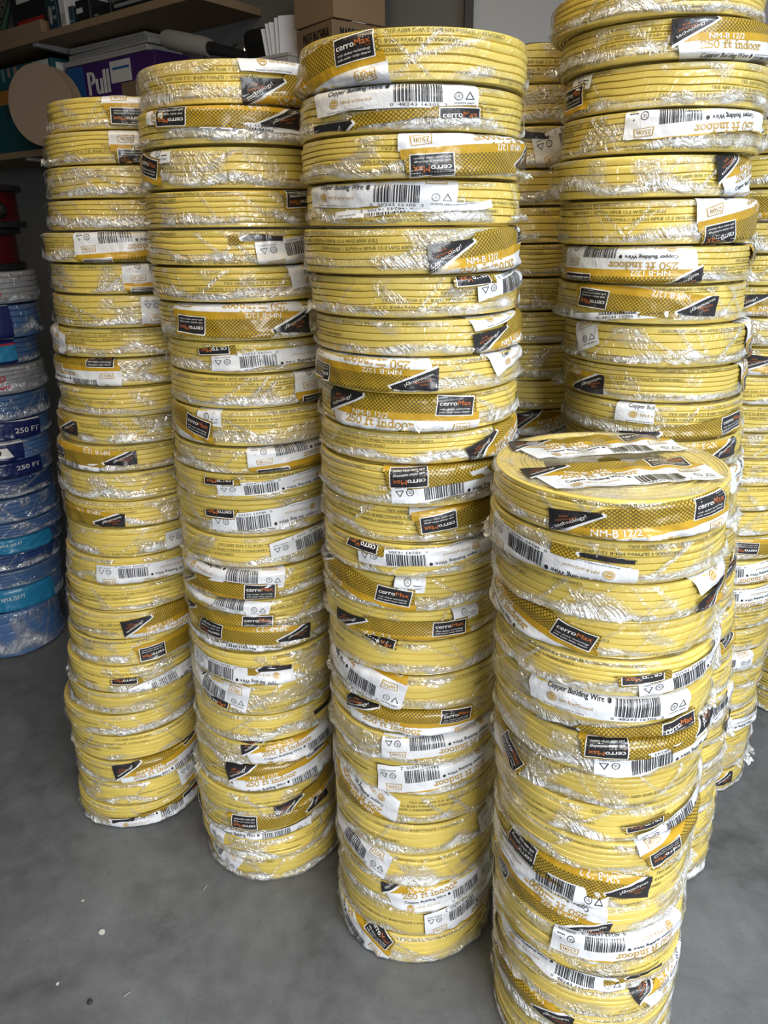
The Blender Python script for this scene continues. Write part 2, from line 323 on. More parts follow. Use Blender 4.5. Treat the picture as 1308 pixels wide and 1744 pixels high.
# ------------------------------------------------------------------ the coil: winding, film, label
T0, RF, CR = 0.075, 0.1985, 0.013
HS = T0/2 - CR; SE = HS + CR*PI/2
class Waves:
    def __init__(s, seed, n, mmax, qmax, mmin=1):
        r = np.random.RandomState(seed); s.m = r.randint(mmin, mmax+1, n); s.q = r.uniform(-qmax, qmax, n); s.p = r.uniform(0, 2*PI, n)
        s.a = r.uniform(.4, 1, n)/np.sqrt(s.m); s.a /= np.sqrt((s.a**2).sum()/2)
    def __call__(s, th, z):
        o = np.zeros(np.broadcast(th, z).shape)
        for m, q, p, a in zip(s.m, s.q, s.p, s.a): o = o + a*np.sin(m*th + q*z + p)
        return o
class Wrap:
    """shape of one sheet of stretch film round a coil"""
    def __init__(s, seed):
        r = random.Random(seed); s.w1 = Waves(seed, 14, 24, 160); s.w2 = Waves(seed+50, 8, 9, 20); s.w3 = Waves(seed+90, 10, 16, 60); s.w4 = Waves(seed+130, 12, 40, 120, 8)
        s.sw = [(r.uniform(0, 2*PI), r.uniform(-.02, .02), r.choice((-1, 1))*r.uniform(.25, 1.6), r.uniform(.0015, .005), r.uniform(.25, .60), r.uniform(.03, .10)) for _ in range(14)]
        s.base = r.uniform(-.033, -.024); s.band = r.uniform(.007, .012)
    def disp(s, th, z):
        g = np.exp(-((z + SE*0.72)/.011)**2); side = np.clip((SE*1.1 - np.abs(z))/.012, 0, 1)
        return .0016 + (.0009*s.w1(th, z) + .0006*np.abs(s.w4(th, z)))*side*.8 + g*(.0014 + .0054*np.clip(s.w2(th, 0*z), -.2, 1.6)*.8 + .0012*s.w4(th, 0*z))
    def haze(s, th, z):
        sb = s.base + .008*s.w2(th+1.3, 0*z)
        h = np.exp(-((z - sb)/s.band)**2)*np.clip(.92 + .40*s.w3(th, 0*z), .15, 1.2)
        h = h + .35*np.exp(-((z - SE*.8)/.007)**2)*np.clip(.4 + .6*s.w3(th+2, z), 0, 1)
        for t0, z0, sl, w, a, ln in s.sw:
            d = (th - t0 + PI) % (2*PI) - PI; x = d*RF
            h = h + a*np.exp(-((z - z0 - sl*x + .25*sl*sl*x*np.abs(x)*8)/w)**2)*np.exp(-(x/ln)**2)
        h = h + .32*np.clip(s.w3(th*1, z*1.5) - .60, 0, 1)
        return np.clip(h, 0, 1.1)
    def pos(s, th, z, lift=0.0):
        d = s.disp(th, z) + lift; az = np.abs(z); sg = np.sign(z)
        ang = np.clip((az - HS)/CR, 0, PI/2); flat = np.clip(az - SE, 0, None)
        nr, nz = np.cos(ang), np.sin(ang)*sg
        r = RF - CR + CR*nr - flat + d*nr
        zz = T0/2 + .885*np.where(az < HS, z, sg*(HS + CR*np.sin(ang))) + np.clip((d - lift)*nz, -.0015, .0015) + lift*nz
        return np.stack([r*np.cos(th), r*np.sin(th), zz], -1)
def film_mesh(wr, mat, name='film_wrap'):
    nt_, zmax = 288, SE + .022; ns = 34
    th = np.linspace(0, 2*PI, nt_, endpoint=False); z = np.linspace(-zmax, zmax, ns)
    TH, Z = np.meshgrid(th, z, indexing='ij'); V = wr.pos(TH, Z).reshape(-1, 3); H = wr.haze(TH, Z).reshape(-1)
    i, j = np.meshgrid(np.arange(nt_), np.arange(ns-1), indexing='ij'); i, j = i.ravel(), j.ravel(); i2 = (i+1) % nt_
    Fq = np.stack([i*ns+j, i2*ns+j, i2*ns+j+1, i*ns+j+1], 1)
    keep = H[Fq].max(1) > .07; Fq = Fq[keep]
    used = np.unique(Fq); rm = np.full(len(V), -1); rm[used] = np.arange(len(used))
    H2 = np.clip((H[used] - .05)/.95, 0, 1.1)
    m = mesh_np(name, V[used], [rm[Fq]], [mat], None, True, np.stack([TH*RF, Z], -1).reshape(-1, 2)[used])
    a = m.attributes.new('haze', 'FLOAT', 'POINT'); a.data.foreach_set('value', H2.astype(np.float32)); return m
MARK = 'CERROMAX-1 SLPWire NM-B 12-2 W/G 600V (UL)'
def winding_mesh(seed, jmat, nb, marks, layers=13):
    r = random.Random(seed); n = 150; th = np.linspace(0, 2*PI, n, endpoint=False)
    RW = RF - .0022; zb, ztp = .0025, T0 - .0025; h = (ztp - zb)/nb
    w2, w3 = Waves(seed+7, 4, 3, 0), Waves(seed+9, 10, 12, 300)
    ths = []; prof = []                                       # (radius, z, wander weight, kind)
    rin = .112
    lt = (RW - rin)/layers
    for L_ in range(layers):                                  # underside, from the hole outwards
        r0 = rin + L_*lt
        if L_ == layers - 1: break
        prof += [(r0 + lt*.04, zb + .0035, 0, L_), (r0 + lt*.25, zb + .0006, 0, L_), (r0 + lt*.75, zb + .0006, 0, L_), (r0 + lt*.96, zb + .0035, 0, L_)]
    prof += [(RW - lt + .001, zb + .0015, 0, 0), (RW - .0045, zb, 0, 0)]
    for k in range(nb):                                       # outer face: one flat band per turn
        z0, z1 = zb + k*h, zb + (k+1)*h; dr = -.0012*r.random() - (.0018 if k in (0, nb-1) else 0)
        e = 1.0
        prof += [(RW - .0052 + dr, z0 + .0003, e, k), (RW - .0011 + dr, z0 + .0008, e, k), (RW + dr, z0 + .0016, e, k), (RW + .0002 + dr, (z0+z1)/2, e, k), (RW + dr, z1 - .0016, e, k), (RW - .0011 + dr, z1 - .0008, e, k), (RW - .0052 + dr, z1 - .0003, e, k)]
    for L_ in range(layers - 2, -1, -1):                      # top, concentric edges of the layers
        r0 = rin + L_*lt; dz = -.0028*r.random()
        prof += [(r0 + lt*.96, ztp - .0040, 0, 40+L_), (r0 + lt*.75, ztp - .0006 + dz, 0, 40+L_), (r0 + lt*.25, ztp - .0006 + dz, 0, 40+L_), (r0 + lt*.04, ztp - .0040, 0, 40+L_)]
    prof += [(rin, ztp - .012, 0, 0), (rin - .002, T0/2, 0, 0), (rin, zb + .012, 0, 0)]
    P = np.array([(a, b, c) for a, b, c, _ in prof]); K = len(P)
    lay = np.array([p[3] for p in prof])
    ph = np.array([r.uniform(0, 2*PI) for _ in range(60)])
    TH = th[:, None]
    rad = P[None, :, 0] + .0012*w2(TH, 0*TH) + .0007*np.sin(3*TH + ph[lay][None, :])
    mid = np.sin(np.clip((P[None, :, 1] - zb)/(ztp - zb), 0, 1)*PI)
    wander = (.0022*np.sin(TH + ph[1]) + .0016*np.sin(2*TH + ph[2]) + .0012*w3(TH, 0*TH))*mid*P[None, :, 2] + .0008*np.sin(2*TH + ph[lay][None, :])*(P[None, :, 2] == 0)
    Z = P[None, :, 1] + wander
    V = np.stack([rad*np.cos(TH), rad*np.sin(TH), Z], -1).reshape(-1, 3)
    i, j = np.meshgrid(np.arange(n), np.arange(K), indexing='ij'); i, j = i.ravel(), j.ravel(); i2 = (i+1) % n; j2 = (j+1) % K
    faces = [np.stack([i*K+j, i2*K+j, i2*K+j2, i*K+j2], 1)]; mi = [np.zeros(len(faces[0]), int)]; tris = []
    b = len(V); VV = [V]; UV = [np.stack([np.repeat(th*RF, K), np.tile(P[:, 1] + np.where(P[:, 1] > T0/2, 1, -1)*(RW - P[:, 0]), n)], -1)]
    for k, a0, flip, hh in marks:                             # ink lettering along a band
        tv, tt = text_mesh(MARK, .0); x, y = tv[:, 0]*hh*1.25, (tv[:, 1]-.5)*hh
        if flip: x, y = -x, -y
        t = a0 + x/RW; zc = zb + (k+.5)*h
        wd = (.0022*np.sin(t + ph[1]) + .0016*np.sin(2*t + ph[2]) + .0012*w3(t, 0*t))*math.sin((zc-zb)/(ztp-zb)*PI)
        rr = RW + .0012*w2(t, 0*t) + .0007*np.sin(3*t + ph[k]) + .0007
        VV.append(np.stack([rr*np.cos(t), rr*np.sin(t), zc + y + wd], -1)); UV.append(np.stack([t*RF, zc + y], -1)); tris.append(tt + b); b += len(tv)
    if tris: tr = np.concatenate(tris); faces.append(tr); mi.append(np.ones(len(tr), int))
    m = mesh_np('cable_winding', np.concatenate(VV), faces, [jmat, INK], mi, True, np.concatenate(UV)); m.set_sharp_from_angle(angle=math.radians(50)); return m
NV = 9
WRAPS = [Wrap(100 + 11*k) for k in range(NV)]
FILMS = [film_mesh(w, FILM) for w in WRAPS]
def marks_for(seed, nb):
    r = random.Random(seed); out = []; flip = r.random() < .6; a = r.uniform(0, 6.28)
    for k in range(nb):
        for q in range(2):
            if r.random() < .75: out.append((k, a + q*3.1 + (k*.42 if flip else -k*.42) + r.uniform(-.1, .1), flip, .0052))
    return out
WINDS = [winding_mesh(30+k, YEL, nb, marks_for(60+k, nb)) for k, nb in enumerate((5, 6, 6, 5, 7, 6, 6, 7, 5))]

def make_label(root, wr, art, spec, th0, z0, rot, crop, xcrop, seed, planar=None, names=('printed_label', 'logo_badge', 'barcode'), anc=ANC):
    ax, ay = anc[spec]; cr, sr = math.cos(math.radians(rot)), math.sin(math.radians(rot)); rr = random.Random(seed)
    x0c, x1c = xcrop or (-.01, .31); y0c, y1c = crop
    wa, wb, wp = rr.uniform(20, 45), rr.uniform(50, 90), rr.uniform(0, 6)
    amp = .0022 if (y1c - y0c) < .12 else .0008
    ev = Waves(seed + 900, 10, 10, 130)
    out = {0: [[], [], [], []], 1: [[], [], [], []], 2: [[], [], [], []]}; cnt = {0: 0, 1: 0, 2: 0}
    for V, Fc, mat, lift, part, clamp in art:
        x, y = V[:, 0].copy(), V[:, 1].copy(); wob = amp*(np.sin(wa*x + wp) + .6*np.sin(wb*x + 2*wp)); lo, hi = y0c + wob, y1c + wob*.8
        if clamp: y = np.clip(y, lo, hi); x = np.clip(x, x0c, x1c)
        ok = (y >= lo - 1e-9) & (y <= hi + 1e-9) & (x >= x0c - 1e-9) & (x <= x1c + 1e-9)
        u, v = x - ax, y - ay
        v = v + amp*.8*np.sin(wa*.7*x + wp)
        if planar is None:
            a = (u*cr - v*sr); zz = z0 + u*sr + v*cr; th = th0 + a/RF
            okz = np.abs(zz) < SE + .024
            Pz = wr.pos(th, zz, .0011 + lift*1.0 + .0005*np.abs(ev(th*2.0, zz)))
        else:
            a = planar[0] + u*cr - v*sr; b = planar[1] + u*sr + v*cr; okz = a*a + b*b < .194**2
            Pz = np.stack([a, b, np.full(len(a), planar[2]) + lift + .0010*ev(a*12, b) + .0016*np.sin(70*a + 25*b)*0.6], -1)
        good = (ok & okz)[Fc].all(1)
        if clamp:
            A0 = V[Fc]; q = np.stack([x, y], -1)[Fc]
            area2 = np.abs(np.cross(q[:, 1] - q[:, 0], q[:, 2] - q[:, 0])) + np.abs(np.cross(q[:, 2] - q[:, 0], q[:, -1] - q[:, 0])); good &= area2 > 1e-9
        Fk = Fc[good]
        if not len(Fk): continue
        used = np.unique(Fk); rm = np.full(len(V), -1); rm[used] = np.arange(len(used))
        o = out[part]; o[0].append(Pz[used]); o[1].append((rm[Fk] + cnt[part], mat)); o[2].append(np.stack([V[used, 0], V[used, 1]], -1)); cnt[part] += len(used)
    par = None
    for part in (0, 1, 2):
        o = out[part]
        if not o[0]: continue
        V = np.concatenate(o[0]); uv = np.concatenate(o[2])
        q4 = [(f, m) for f, m in o[1] if f.shape[1] == 4]; q3 = [(f, m) for f, m in o[1] if f.shape[1] == 3]
        fs, ms = [], []
        for grp in (q4, q3):
            if grp: fs.append(np.concatenate([f for f, _ in grp])); ms.append(np.concatenate([np.full(len(f), m) for f, m in grp]))
        allm = sorted(set(np.concatenate(ms).tolist())); mp = {m: i for i, m in enumerate(allm)}
        me = mesh_np(names[part], V, fs, [LM[m] for m in allm], [np.array([mp[x] for x in mm]) for mm in ms], True, uv)
        ob = add(names[part], me, root if part == 0 or par is None else par)
        if part == 0: par = ob
    return par
# ------------------------------------------------------------------ setting: floor, walls, ceiling
def floor_mat():
    m, t, N, L, P = nt('worn_concrete'); tc = N.new('ShaderNodeTexCoord')
    def noise(sc, det, lo, hi, dist=0.0):
        n = N.new('ShaderNodeTexNoise'); n.inputs['Scale'].default_value = sc; n.inputs['Detail'].default_value = det; n.inputs['Roughness'].default_value = .62; n.inputs['Distortion'].default_value = dist
        L.new(tc.outputs['Object'], n.inputs['Vector']); r = N.new('ShaderNodeMapRange'); r.inputs['From Min'].default_value = lo; r.inputs['From Max'].default_value = hi; L.new(n.outputs['Fac'], r.inputs['Value']); return n, r
    n1, r1 = noise(2.2, 7, .3, .7, .6); n2, r2 = noise(14, 6, .38, .68, .4); n3, r3 = noise(120, 3, .58, .72)
    def mix(f, a, b):
        x = N.new('ShaderNodeMix'); x.data_type = 'RGBA'
        for i, q in ((6, a), (7, b)):
            if isinstance(q, tuple): x.inputs[i].default_value = (*q, 1)
            else: L.new(q, x.inputs[i])
        L.new(f, x.inputs[0]); return x.outputs[2]
    c = mix(r1.outputs[0], (.064, .068, .071), (.168, .175, .182)); 
    k = N.new('ShaderNodeMath'); k.operation = 'MULTIPLY'; k.inputs[1].default_value = .40; L.new(r2.outputs[0], k.inputs[0]); c = mix(k.outputs[0], c, (.215, .222, .232))
    k2 = N.new('ShaderNodeMath'); k2.operation = 'MULTIPLY'; k2.inputs[1].default_value = .5; L.new(r3.outputs[0], k2.inputs[0]); c = mix(k2.outputs[0], c, (.07, .07, .075))
    v = N.new('ShaderNodeTexVoronoi'); v.inputs['Scale'].default_value = 9; L.new(tc.outputs['Object'], v.inputs['Vector'])
    vr = N.new('ShaderNodeMapRange'); vr.inputs['From Min'].default_value = .045; vr.inputs['From Max'].default_value = .02; L.new(v.outputs['Distance'], vr.inputs['Value'])
    k3 = N.new('ShaderNodeMath'); k3.operation = 'MULTIPLY'; k3.inputs[1].default_value = .5; L.new(vr.outputs[0], k3.inputs[0]); c = mix(k3.outputs[0], c, (.05, .05, .055))
    L.new(c, P.inputs['Base Color']); P.inputs['Roughness'].default_value = .55
    rr = N.new('ShaderNodeMapRange'); rr.inputs['To Min'].default_value = .42; rr.inputs['To Max'].default_value = .7; L.new(n1.outputs['Fac'], rr.inputs['Value']); L.new(rr.outputs[0], P.inputs['Roughness'])
    b = N.new('ShaderNodeBump'); b.inputs['Strength'].default_value = .12; b.inputs['Distance'].default_value = .004; L.new(n2.outputs['Fac'], b.inputs['Height']); L.new(b.outputs['Normal'], P.inputs['Normal'])
    return m
M_WALL = plain('grey_painted_wall', (.155, .153, .15), .7, var=.08, vscale=3); M_PANEL = plain('pale_wall_panel', (.36, .352, .345), .6, var=.04, vscale=2)
M_CEIL = plain('dark_ceiling', (.16, .16, .16), .8); M_DARK = plain('dark_seam', (.03, .03, .03), .7)
b = MB(); b.box((.2, 2.1, -.05), (7.0, 7.4, .1)); tag(b.build('floor', floor_mat()), kind='structure')
# shelf frame: local x runs along the wall towards the near end, local y into the wall
SA = math.radians(-37.0); SU = np.array([math.cos(SA), math.sin(SA)]); SN = np.array([-SU[1], SU[0]])
ZTOP = 2.40; PL = z_hit(0, 87.5, ZTOP)[:2]
def wpt(a, bb): return PL + SU*a + SN*bb
def at_plane(px, py, bb):
    d = ray(px, py); o = -(PL + SN*bb); n = SN; t = -(o @ n)/(d[:2] @ n)
    q = d[:2]*t - PL; return float(q @ SU), float(CAM_H + d[2]*t)
DEP = 0.31
aC, _ = at_plane(795, 40, DEP)
corner = wpt(aC, DEP)
def wall(name, p, q, th, z0, z1, mat, side=1):
    p, q = np.array(p), np.array(q); d = q - p; l = np.linalg.norm(d); an = math.atan2(d[1], d[0]); nn = np.array([-d[1], d[0]])/l*side
    c = (p + q)/2 + nn*th/2; b = MB(); b.box((c[0], c[1], (z0+z1)/2), (l, th, z1 - z0), 0, an); return tag(b.build(name, mat), kind='structure')
far = wpt(-2.3, DEP)
wall('wall_left', far, corner, .08, 0, 3.2, M_WALL)
bend = corner + np.array([2.9*.955, 2.9*.297])
wall('wall_back', corner, bend, .08, 0, 3.2, M_PANEL)
b = MB(); b.box((corner[0] + .004, corner[1] - .012, 1.6), (.026, .026, 3.2)); tag(b.build('trim_1', M_DARK), kind='structure')
wall('shade_wall', (-2.95, -1.3), (-1.25, -1.3), .08, 0, 3.2, M_WALL, -1)  # unseen wall behind the camera, added to keep the shelf end dark
wall('shade_header', (-1.25, -1.3), (3.9, -1.3), .08, 2.38, 3.2, M_WALL, -1)  # unseen, added and hung low to hold daylight off the shelves
wall('wall_side', (-2.95, -1.4), (far[0], far[1] + .2), .08, 0, 3.2, M_WALL)
b = MB(); b.box((.2, 2.6, 3.25), (7.0, 6.4, .1)); tag(b.build('ceiling', M_CEIL), kind='structure')

# ------------------------------------------------------------------ stacks of yellow cable coils
def front_z(y, x, Yf):
    d = ray(x, y); return CAM_H + d[2]*Yf/d[1]
CIRC = np.linspace(0, 2*PI, 180, endpoint=False)
def edge_px(X, Y, z, side, R=.2):
    P = np.stack([X + R*np.cos(CIRC), Y + R*np.sin(CIRC), np.full(180, z)], 1); px, _ = project(P); return px.min() if side == 'L' else px.max()
def solve_x(px, Y, z, side):
    X = (px - 654)/F_PX*Y
    for _ in range(6):
        e = edge_px(X, Y, z, side) - px; g = (edge_px(X + .01, Y, z, side) - edge_px(X, Y, z, side))/.01; X -= e/g
    return X
def floor_Y(px, py): return z_hit(px, py, 0)[1] + .2
ZN = {'1': (20, 120, 4.36), '2': (60, 500, 4.36), '3': (60, 880, 3.171), '4': (220, 80, 3.847), '5': (240, 460, 3.847), '6': (290, 880, 2.726), '7': (480, 0, 2.907), '8': (500, 280, 3.114),
      '9': (530, 720, 3.535), 'a': (540, 1150, 3.353), 'b': (860, 0, 2.92), 'c': (860, 400, 2.92), 'd': (820, 700, 2.68), 'e': (820, 1150, 2.68), 'f': (1150, 640, 2.297), 'h': (880, 60, 2.49)}
def zpx(z, x, y): o = ZN[z]; return o[0] + x/o[2], o[1] + y/o[2]
ORD = ['', 'first', 'second', 'third', 'fourth', 'fifth', 'sixth', 'seventh', 'eighth', 'ninth', 'tenth', 'eleventh', 'twelfth', 'thirteenth', 'fourteenth', 'fifteenth', 'sixteenth', 'seventeenth', 'eighteenth',
       'nineteenth', 'twentieth', 'twenty-first', 'twenty-second', 'twenty-third', 'twenty-fourth', 'twenty-fifth', 'twenty-sixth', 'twenty-seventh', 'twenty-eighth', 'twenty-ninth', 'thirtieth']
def look_of(sp):
    if not sp: return 'plain unlabelled'
    m, an, rot = sp[0][0], sp[0][1], sp[0][5] % 360; inv = 90 < rot < 270
    if any(s[0] == 'B' for s in sp) and any(s[0] in 'GT' for s in sp): return 'gold-and-barcode-striped'
    if m == 'B': return 'barcode-striped'
    if m == 'W': return 'white-tagged'
    if m in 'GT': return 'gold-striped' if not inv else 'inverted-gold-striped'
    return 'upside-down-labelled' if inv else 'upright-labelled'
def build_coil(i, X, Y, z0, th, sp, label, cat='cable coil', group='yellow cable coils stacked in columns', winds=None, films=None, art=ART_Y, seed=0, anc=ANC, uniq=None):
    k = (seed*5 + i*7) % NV; r = random.Random(seed*100 + i)
    yaw = r.uniform(0, 2*PI)
    root = thing('cable_coil', label, cat, (X, Y, z0), yaw, group); root.scale = (1, 1, th/T0)
    add('cable_winding', (winds or WINDS)[(k + i) % len(winds or WINDS)], root)
    add('film_wrap', (films or FILMS)[k], root)
    for j, s in enumerate(sp):
        mode, an, zz, x, y, rot = s[:6]; px, py = zpx(zz, x, y) if zz else (x, y)
        t, zh = cyl_hit(px, py, X, Y, RF); zl = max(-.062, min(.062, (zh - z0)*T0/th - T0/2))
        make_label(root, WRAPS[k], art, an, t - yaw, zl, rot, CROP[mode], s[6] if len(s) > 6 else None, seed*1000 + i*10 + j, anc=anc)
    return root
def stack(seams, xs, Y0, edges, specs, name, seed, jit=0.0, extra_bottom=0, label_random=False, pitch=.0745, lean=0.0):
    """seams: photo rows of the gaps at the front, top first; edges: (row, column, side) of the outline"""
    n = len(seams) - 1
    yy = np.array(seams, float); xx = np.interp(yy, *xs)
    zs = np.array([front_z(y, x, Y0 - .2) for y, x in zip(yy, xx)])
    if extra_bottom == 0: zs[-1] = 0.0
    else:
        m = max(1, int(round(zs[-1]/pitch))); zs = np.concatenate([zs, zs[-1]*(1 - np.arange(1, m+1)/m)])
    t = np.clip(zs[:-1] - zs[1:], .060, .092); t *= zs[0]/t.sum(); zs = np.concatenate([[0], np.cumsum(t[::-1])])[::-1]
    ex = sorted([(front_z(y, 700, Y0), solve_x(px, Y0, front_z(y, 700, Y0), s)) for y, px, s in edges]); ez = np.array([e[0] for e in ex]); eX = np.array([e[1] for e in ex])
    r = random.Random(seed); n = len(zs) - 1
    for i in range(n):
        zm = (zs[i] + zs[i+1])/2; X = float(np.interp(zm, ez, eX)) + r.uniform(-jit, jit); Y = Y0 + lean*zm/2 + r.uniform(-.006, .006)
        sp = specs.get(i+1, [])
        if label_random and not sp and r.random() < .55:
            p = project(np.array([X + r.uniform(-.12, .15), Y - .17, zm])); sp = [(r.choice('FFGB'), r.choice(['bd', 'bc', 'pn']), None, float(p[0]), float(p[1]), r.choice((0, 180)) + r.uniform(-8, 8))]
        q = ORD[i+1] + ' from the top of' if i and i < n-1 else ('topmost of' if i == 0 else 'lowest of')
        build_coil(i, X, Y, zs[i+1], zs[i] - zs[i+1], sp, f'{look_of(sp)} yellow cable coil, {q} {name}', seed=seed)
    return zs
def E(l, side='L'): return [(y, x, side) for y, x in l]
X3, UL = (.20, .30), (.235, .30)
specA = {1: [('F', 'sh', '1', 790, 185, 180)], 2: [('F', 'sh', '1', 845, 500, 180)], 5: [('F', 'sh', '1', 575, 1325, 183)], 6: [('F', 'sh', '1', 940, 1535, 180)], 7: [('F', 'sh', '2', 905, 180, 180)],
 8: [('F', 'ci', '2', 168, 300, 162)], 9: [('F', 'sh', '2', 535, 612, -1)], 11: [('G', 'pn', '2', 255, 985, 178)], 12: [('G', 'pn', '2', 640, 1222, 178), ('B', 'bc', '2', 275, 1295, 3)], 13: [('W', 'ul', '2', 170, 1460, 4, UL)],
 14: [('G', 'pn', '2', 560, 1690, 174)], 15: [('F', 'sh', '3', 775, 165, 180)], 16: [('W', 'bc', '3', 530, 298, 178)], 17: [('G', 'bd', '3', 178, 395, 180, X3)], 18: [('F', 'tx', '3', 715, 602, 6)],
 19: [('G', 'bd', '3', 635, 725, 184), ('B', 'bc', '3', 800, 770, 8)], 20: [('B', 'bc', '3', 700, 888, 190), ('T', 'bd', '3', 480, 870, 182, X3)], 21: [('W', 'ul', '3', 205, 985, 0, UL)], 24: [('F', 'tx', '3', 655, 1372, 8)],
 25: [('F', 'bd', '3', 865, 1425, 190)], 26: [('B', 'bc', '3', 740, 1570, 6), ('T', 'pn', '3', 490, 1662, 6)]}
specB = {1: [('F', 'pn', '4', 870, 282, 2), ('W', 'ci', '4', 870, 88, 2)], 2: [('G', 'pn', '4', 1000, 462, 178), ('W', 'sh', '4', 190, 450, 180, UL), ('L', 'ul', '4', 560, 552, 176)], 3: [('W', 'ul', '4', 205, 685, 0, UL), ('G', 'bd', '4', 132, 780, -12, X3)],
 4: [('G', 'bd', '4', 1120, 980, 185)], 5: [('W', 'ul', '4', 915, 1325, 188), ('T', 'pn', '4', 880, 1205, 180, (-.01, .1))], 6: [('W', 'ci', '5', 1090, 62, 0)], 7: [('F', 'bd', '5', 335, 355, 178)], 8: [('B', 'bc', '5', 770, 592, 183), ('T', 'bd', '5', 475, 498, 186, X3)],
 9: [('F', 'sh', '5', 1100, 745, 180)], 10: [('F', 'bd', '5', 375, 1020, -12), ('W', 'ul', '5', 455, 955, 0, UL)], 11: [('F', 'sh', '5', 810, 1250, 184)], 12: [('B', 'bc', '5', 790, 1422, 183), ('T', 'bd', '5', 510, 1352, 184, X3)],
 13: [('B', 'bc', '5', 740, 1640, 183), ('T', 'bd', '5', 515, 1552, 184, X3)], 14: [('B', 'bc', '6', 645, 98, 188)], 15: [('G', 'bd', '6', 415, 347, -2), ('W', 'ul', '6', 475, 292, -6)], 16: [('G', 'bd', '6', 405, 495, -3), ('B', 'bc', '6', 270, 400, -9)],
 17: [('G', 'bd', '6', 190, 512, 174), ('L', 'bc', '6', 330, 592, -4)], 18: [('B', 'bc', '6', 235, 705, 174), ('T', 'pn', '6', 490, 678, 178, (-.01, .1))], 19: [('W', 'sh', '6', 305, 795, -12), ('T', 'bd', '6', 220, 868, -10, X3)], 20: [('T', 'pn', '6', 715, 882, 10, (-.01, .1))],
 21: [('F', 'tx', '6', 545, 1072, 8)], 22: [('F', 'tx', '6', 470, 1228, 6)], 23: [('F', 'pn', '6', 550, 1345, 10)], 24: [('G', 'bd', '6', 345, 1418, 183), ('B', 'bc', '6', 495, 1482, 4)], 25: [('W', 'ul', '6', 220, 1470, -6, UL)], 26: [('W', 'ul', '6', 280, 1600, -28, (.15, .3))]}
specC = {1: [('F', 'bd', '7', 358, 240, 9)], 2: [('W', 'bc', '7', 675, 462, 1), ('T', 'bd', '7', 880, 602, 3)], 3: [('F', 'bd', '7', 745, 818, 184)], 4: [('W', 'bc', '8', 545, 165, -3), ('L', 'bc', '8', 500, 300, 184)], 5: [('F', 'pn', '8', 830, 472, 7)],
 6: [('B', 'bc', '8', 1155, 608, 190), ('T', 'bd', '8', 960, 568, 184, X3)], 7: [('F', 'pn', '8', 1040, 925, 9), ('W', 'ci', '8', 1045, 802, 10)], 8: [('W', 'ci', '8', 1130, 1040, 14), ('F', 'bd', '8', 160, 1085, 178)], 9: [('F', 'bd', '8', 855, 1278, -3)],
 10: [('F', 'pn', '9', 1030, 140, 22)], 11: [('G', 'bd', '9', 590, 320, 184), ('B', 'bc', '9', 800, 395, 186)], 12: [('F', 'bd', '9', 770, 595, 189)], 13: [('B', 'bc', '9', 570, 815, 184), ('T', 'bd', '9', 310, 705, 178, X3)], 14: [('G', 'bd', '9', 495, 1040, -9), ('W', 'ul', '9', 605, 962, -3, UL)],
 15: [('G', 'bd', '9', 830, 1232, 0), ('W', 'ul', '9', 940, 1132, 4, UL)], 16: [('T', 'bd', '9', 400, 1325, -10, X3)], 17: [('F', 'bc', 'a', 255, 42, -12)], 18: [('F', 'tx', 'a', 420, 296, -5)], 19: [('W', 'bc', 'a', 630, 380, 184)], 20: [('W', 'bc', 'a', 600, 560, 186)],
 21: [('F', 'ci', 'a', 370, 690, 158)], 22: [('W', 'ul', 'a', 965, 822, 12, UL)], 23: [('W', 'sh', 'a', 345, 1010, -16)], 24: [('F', 'tx', 'a', 650, 1242, 8)], 25: [('F', 'sh', 'a', 700, 1445, 187)], 26: [('F', 'bd', 'a', 350, 1475, -30)]}
specD = {1: [('F', 'pn', 'd', 420, 498, 5)], 2: [('W', 'bc', 'd', 200, 622, 172), ('T', 'pn', 'd', 590, 628, 176, (-.01, .12))], 3: [('F', 'pn', 'd', 1048, 845, 24), ('W', 'ci', 'd', 1060, 740, 20)], 4: [('F', 'bd', 'd', 420, 1020, -17)], 5: [('B', 'bc', 'd', 950, 1195, 192), ('T', 'bd', 'd', 740, 1192, 187, X3)],
 6: [('W', 'bc', 'e', 715, 150, 0), ('G', 'bd', 'e', 890, 240, 5)], 7: [('G', 'bd', 'e', 575, 330, 183), ('B', 'bc', 'e', 780, 390, 186)], 8: [('F', 'bd', 'e', 140, 340, -30)], 9: [('B', 'bc', 'e', 905, 640, 198), ('T', 'bd', 'e', 745, 660, 192, X3)], 10: [('F', 'bd', 'e', 840, 800, 198)],
 11: [('G', 'pn', 'e', 680, 972, 174), ('B', 'bc', 'e', 335, 955, -5)], 12: [('F', 'tx', 'e', 330, 1022, 170)], 13: [('W', 'bc', 'e', 565, 1225, 180)], 14: [('B', 'bc', 'e', 425, 1372, -3), ('T', 'pn', 'e', 750, 1322, 184, (-.01, .12))], 15: [('W', 'bc', 'e', 110, 1390, -32), ('F', 'ci', 'e', 830, 1430, 26)], 16: [('G', 'pn', 'e', 330, 1550, 170)]}
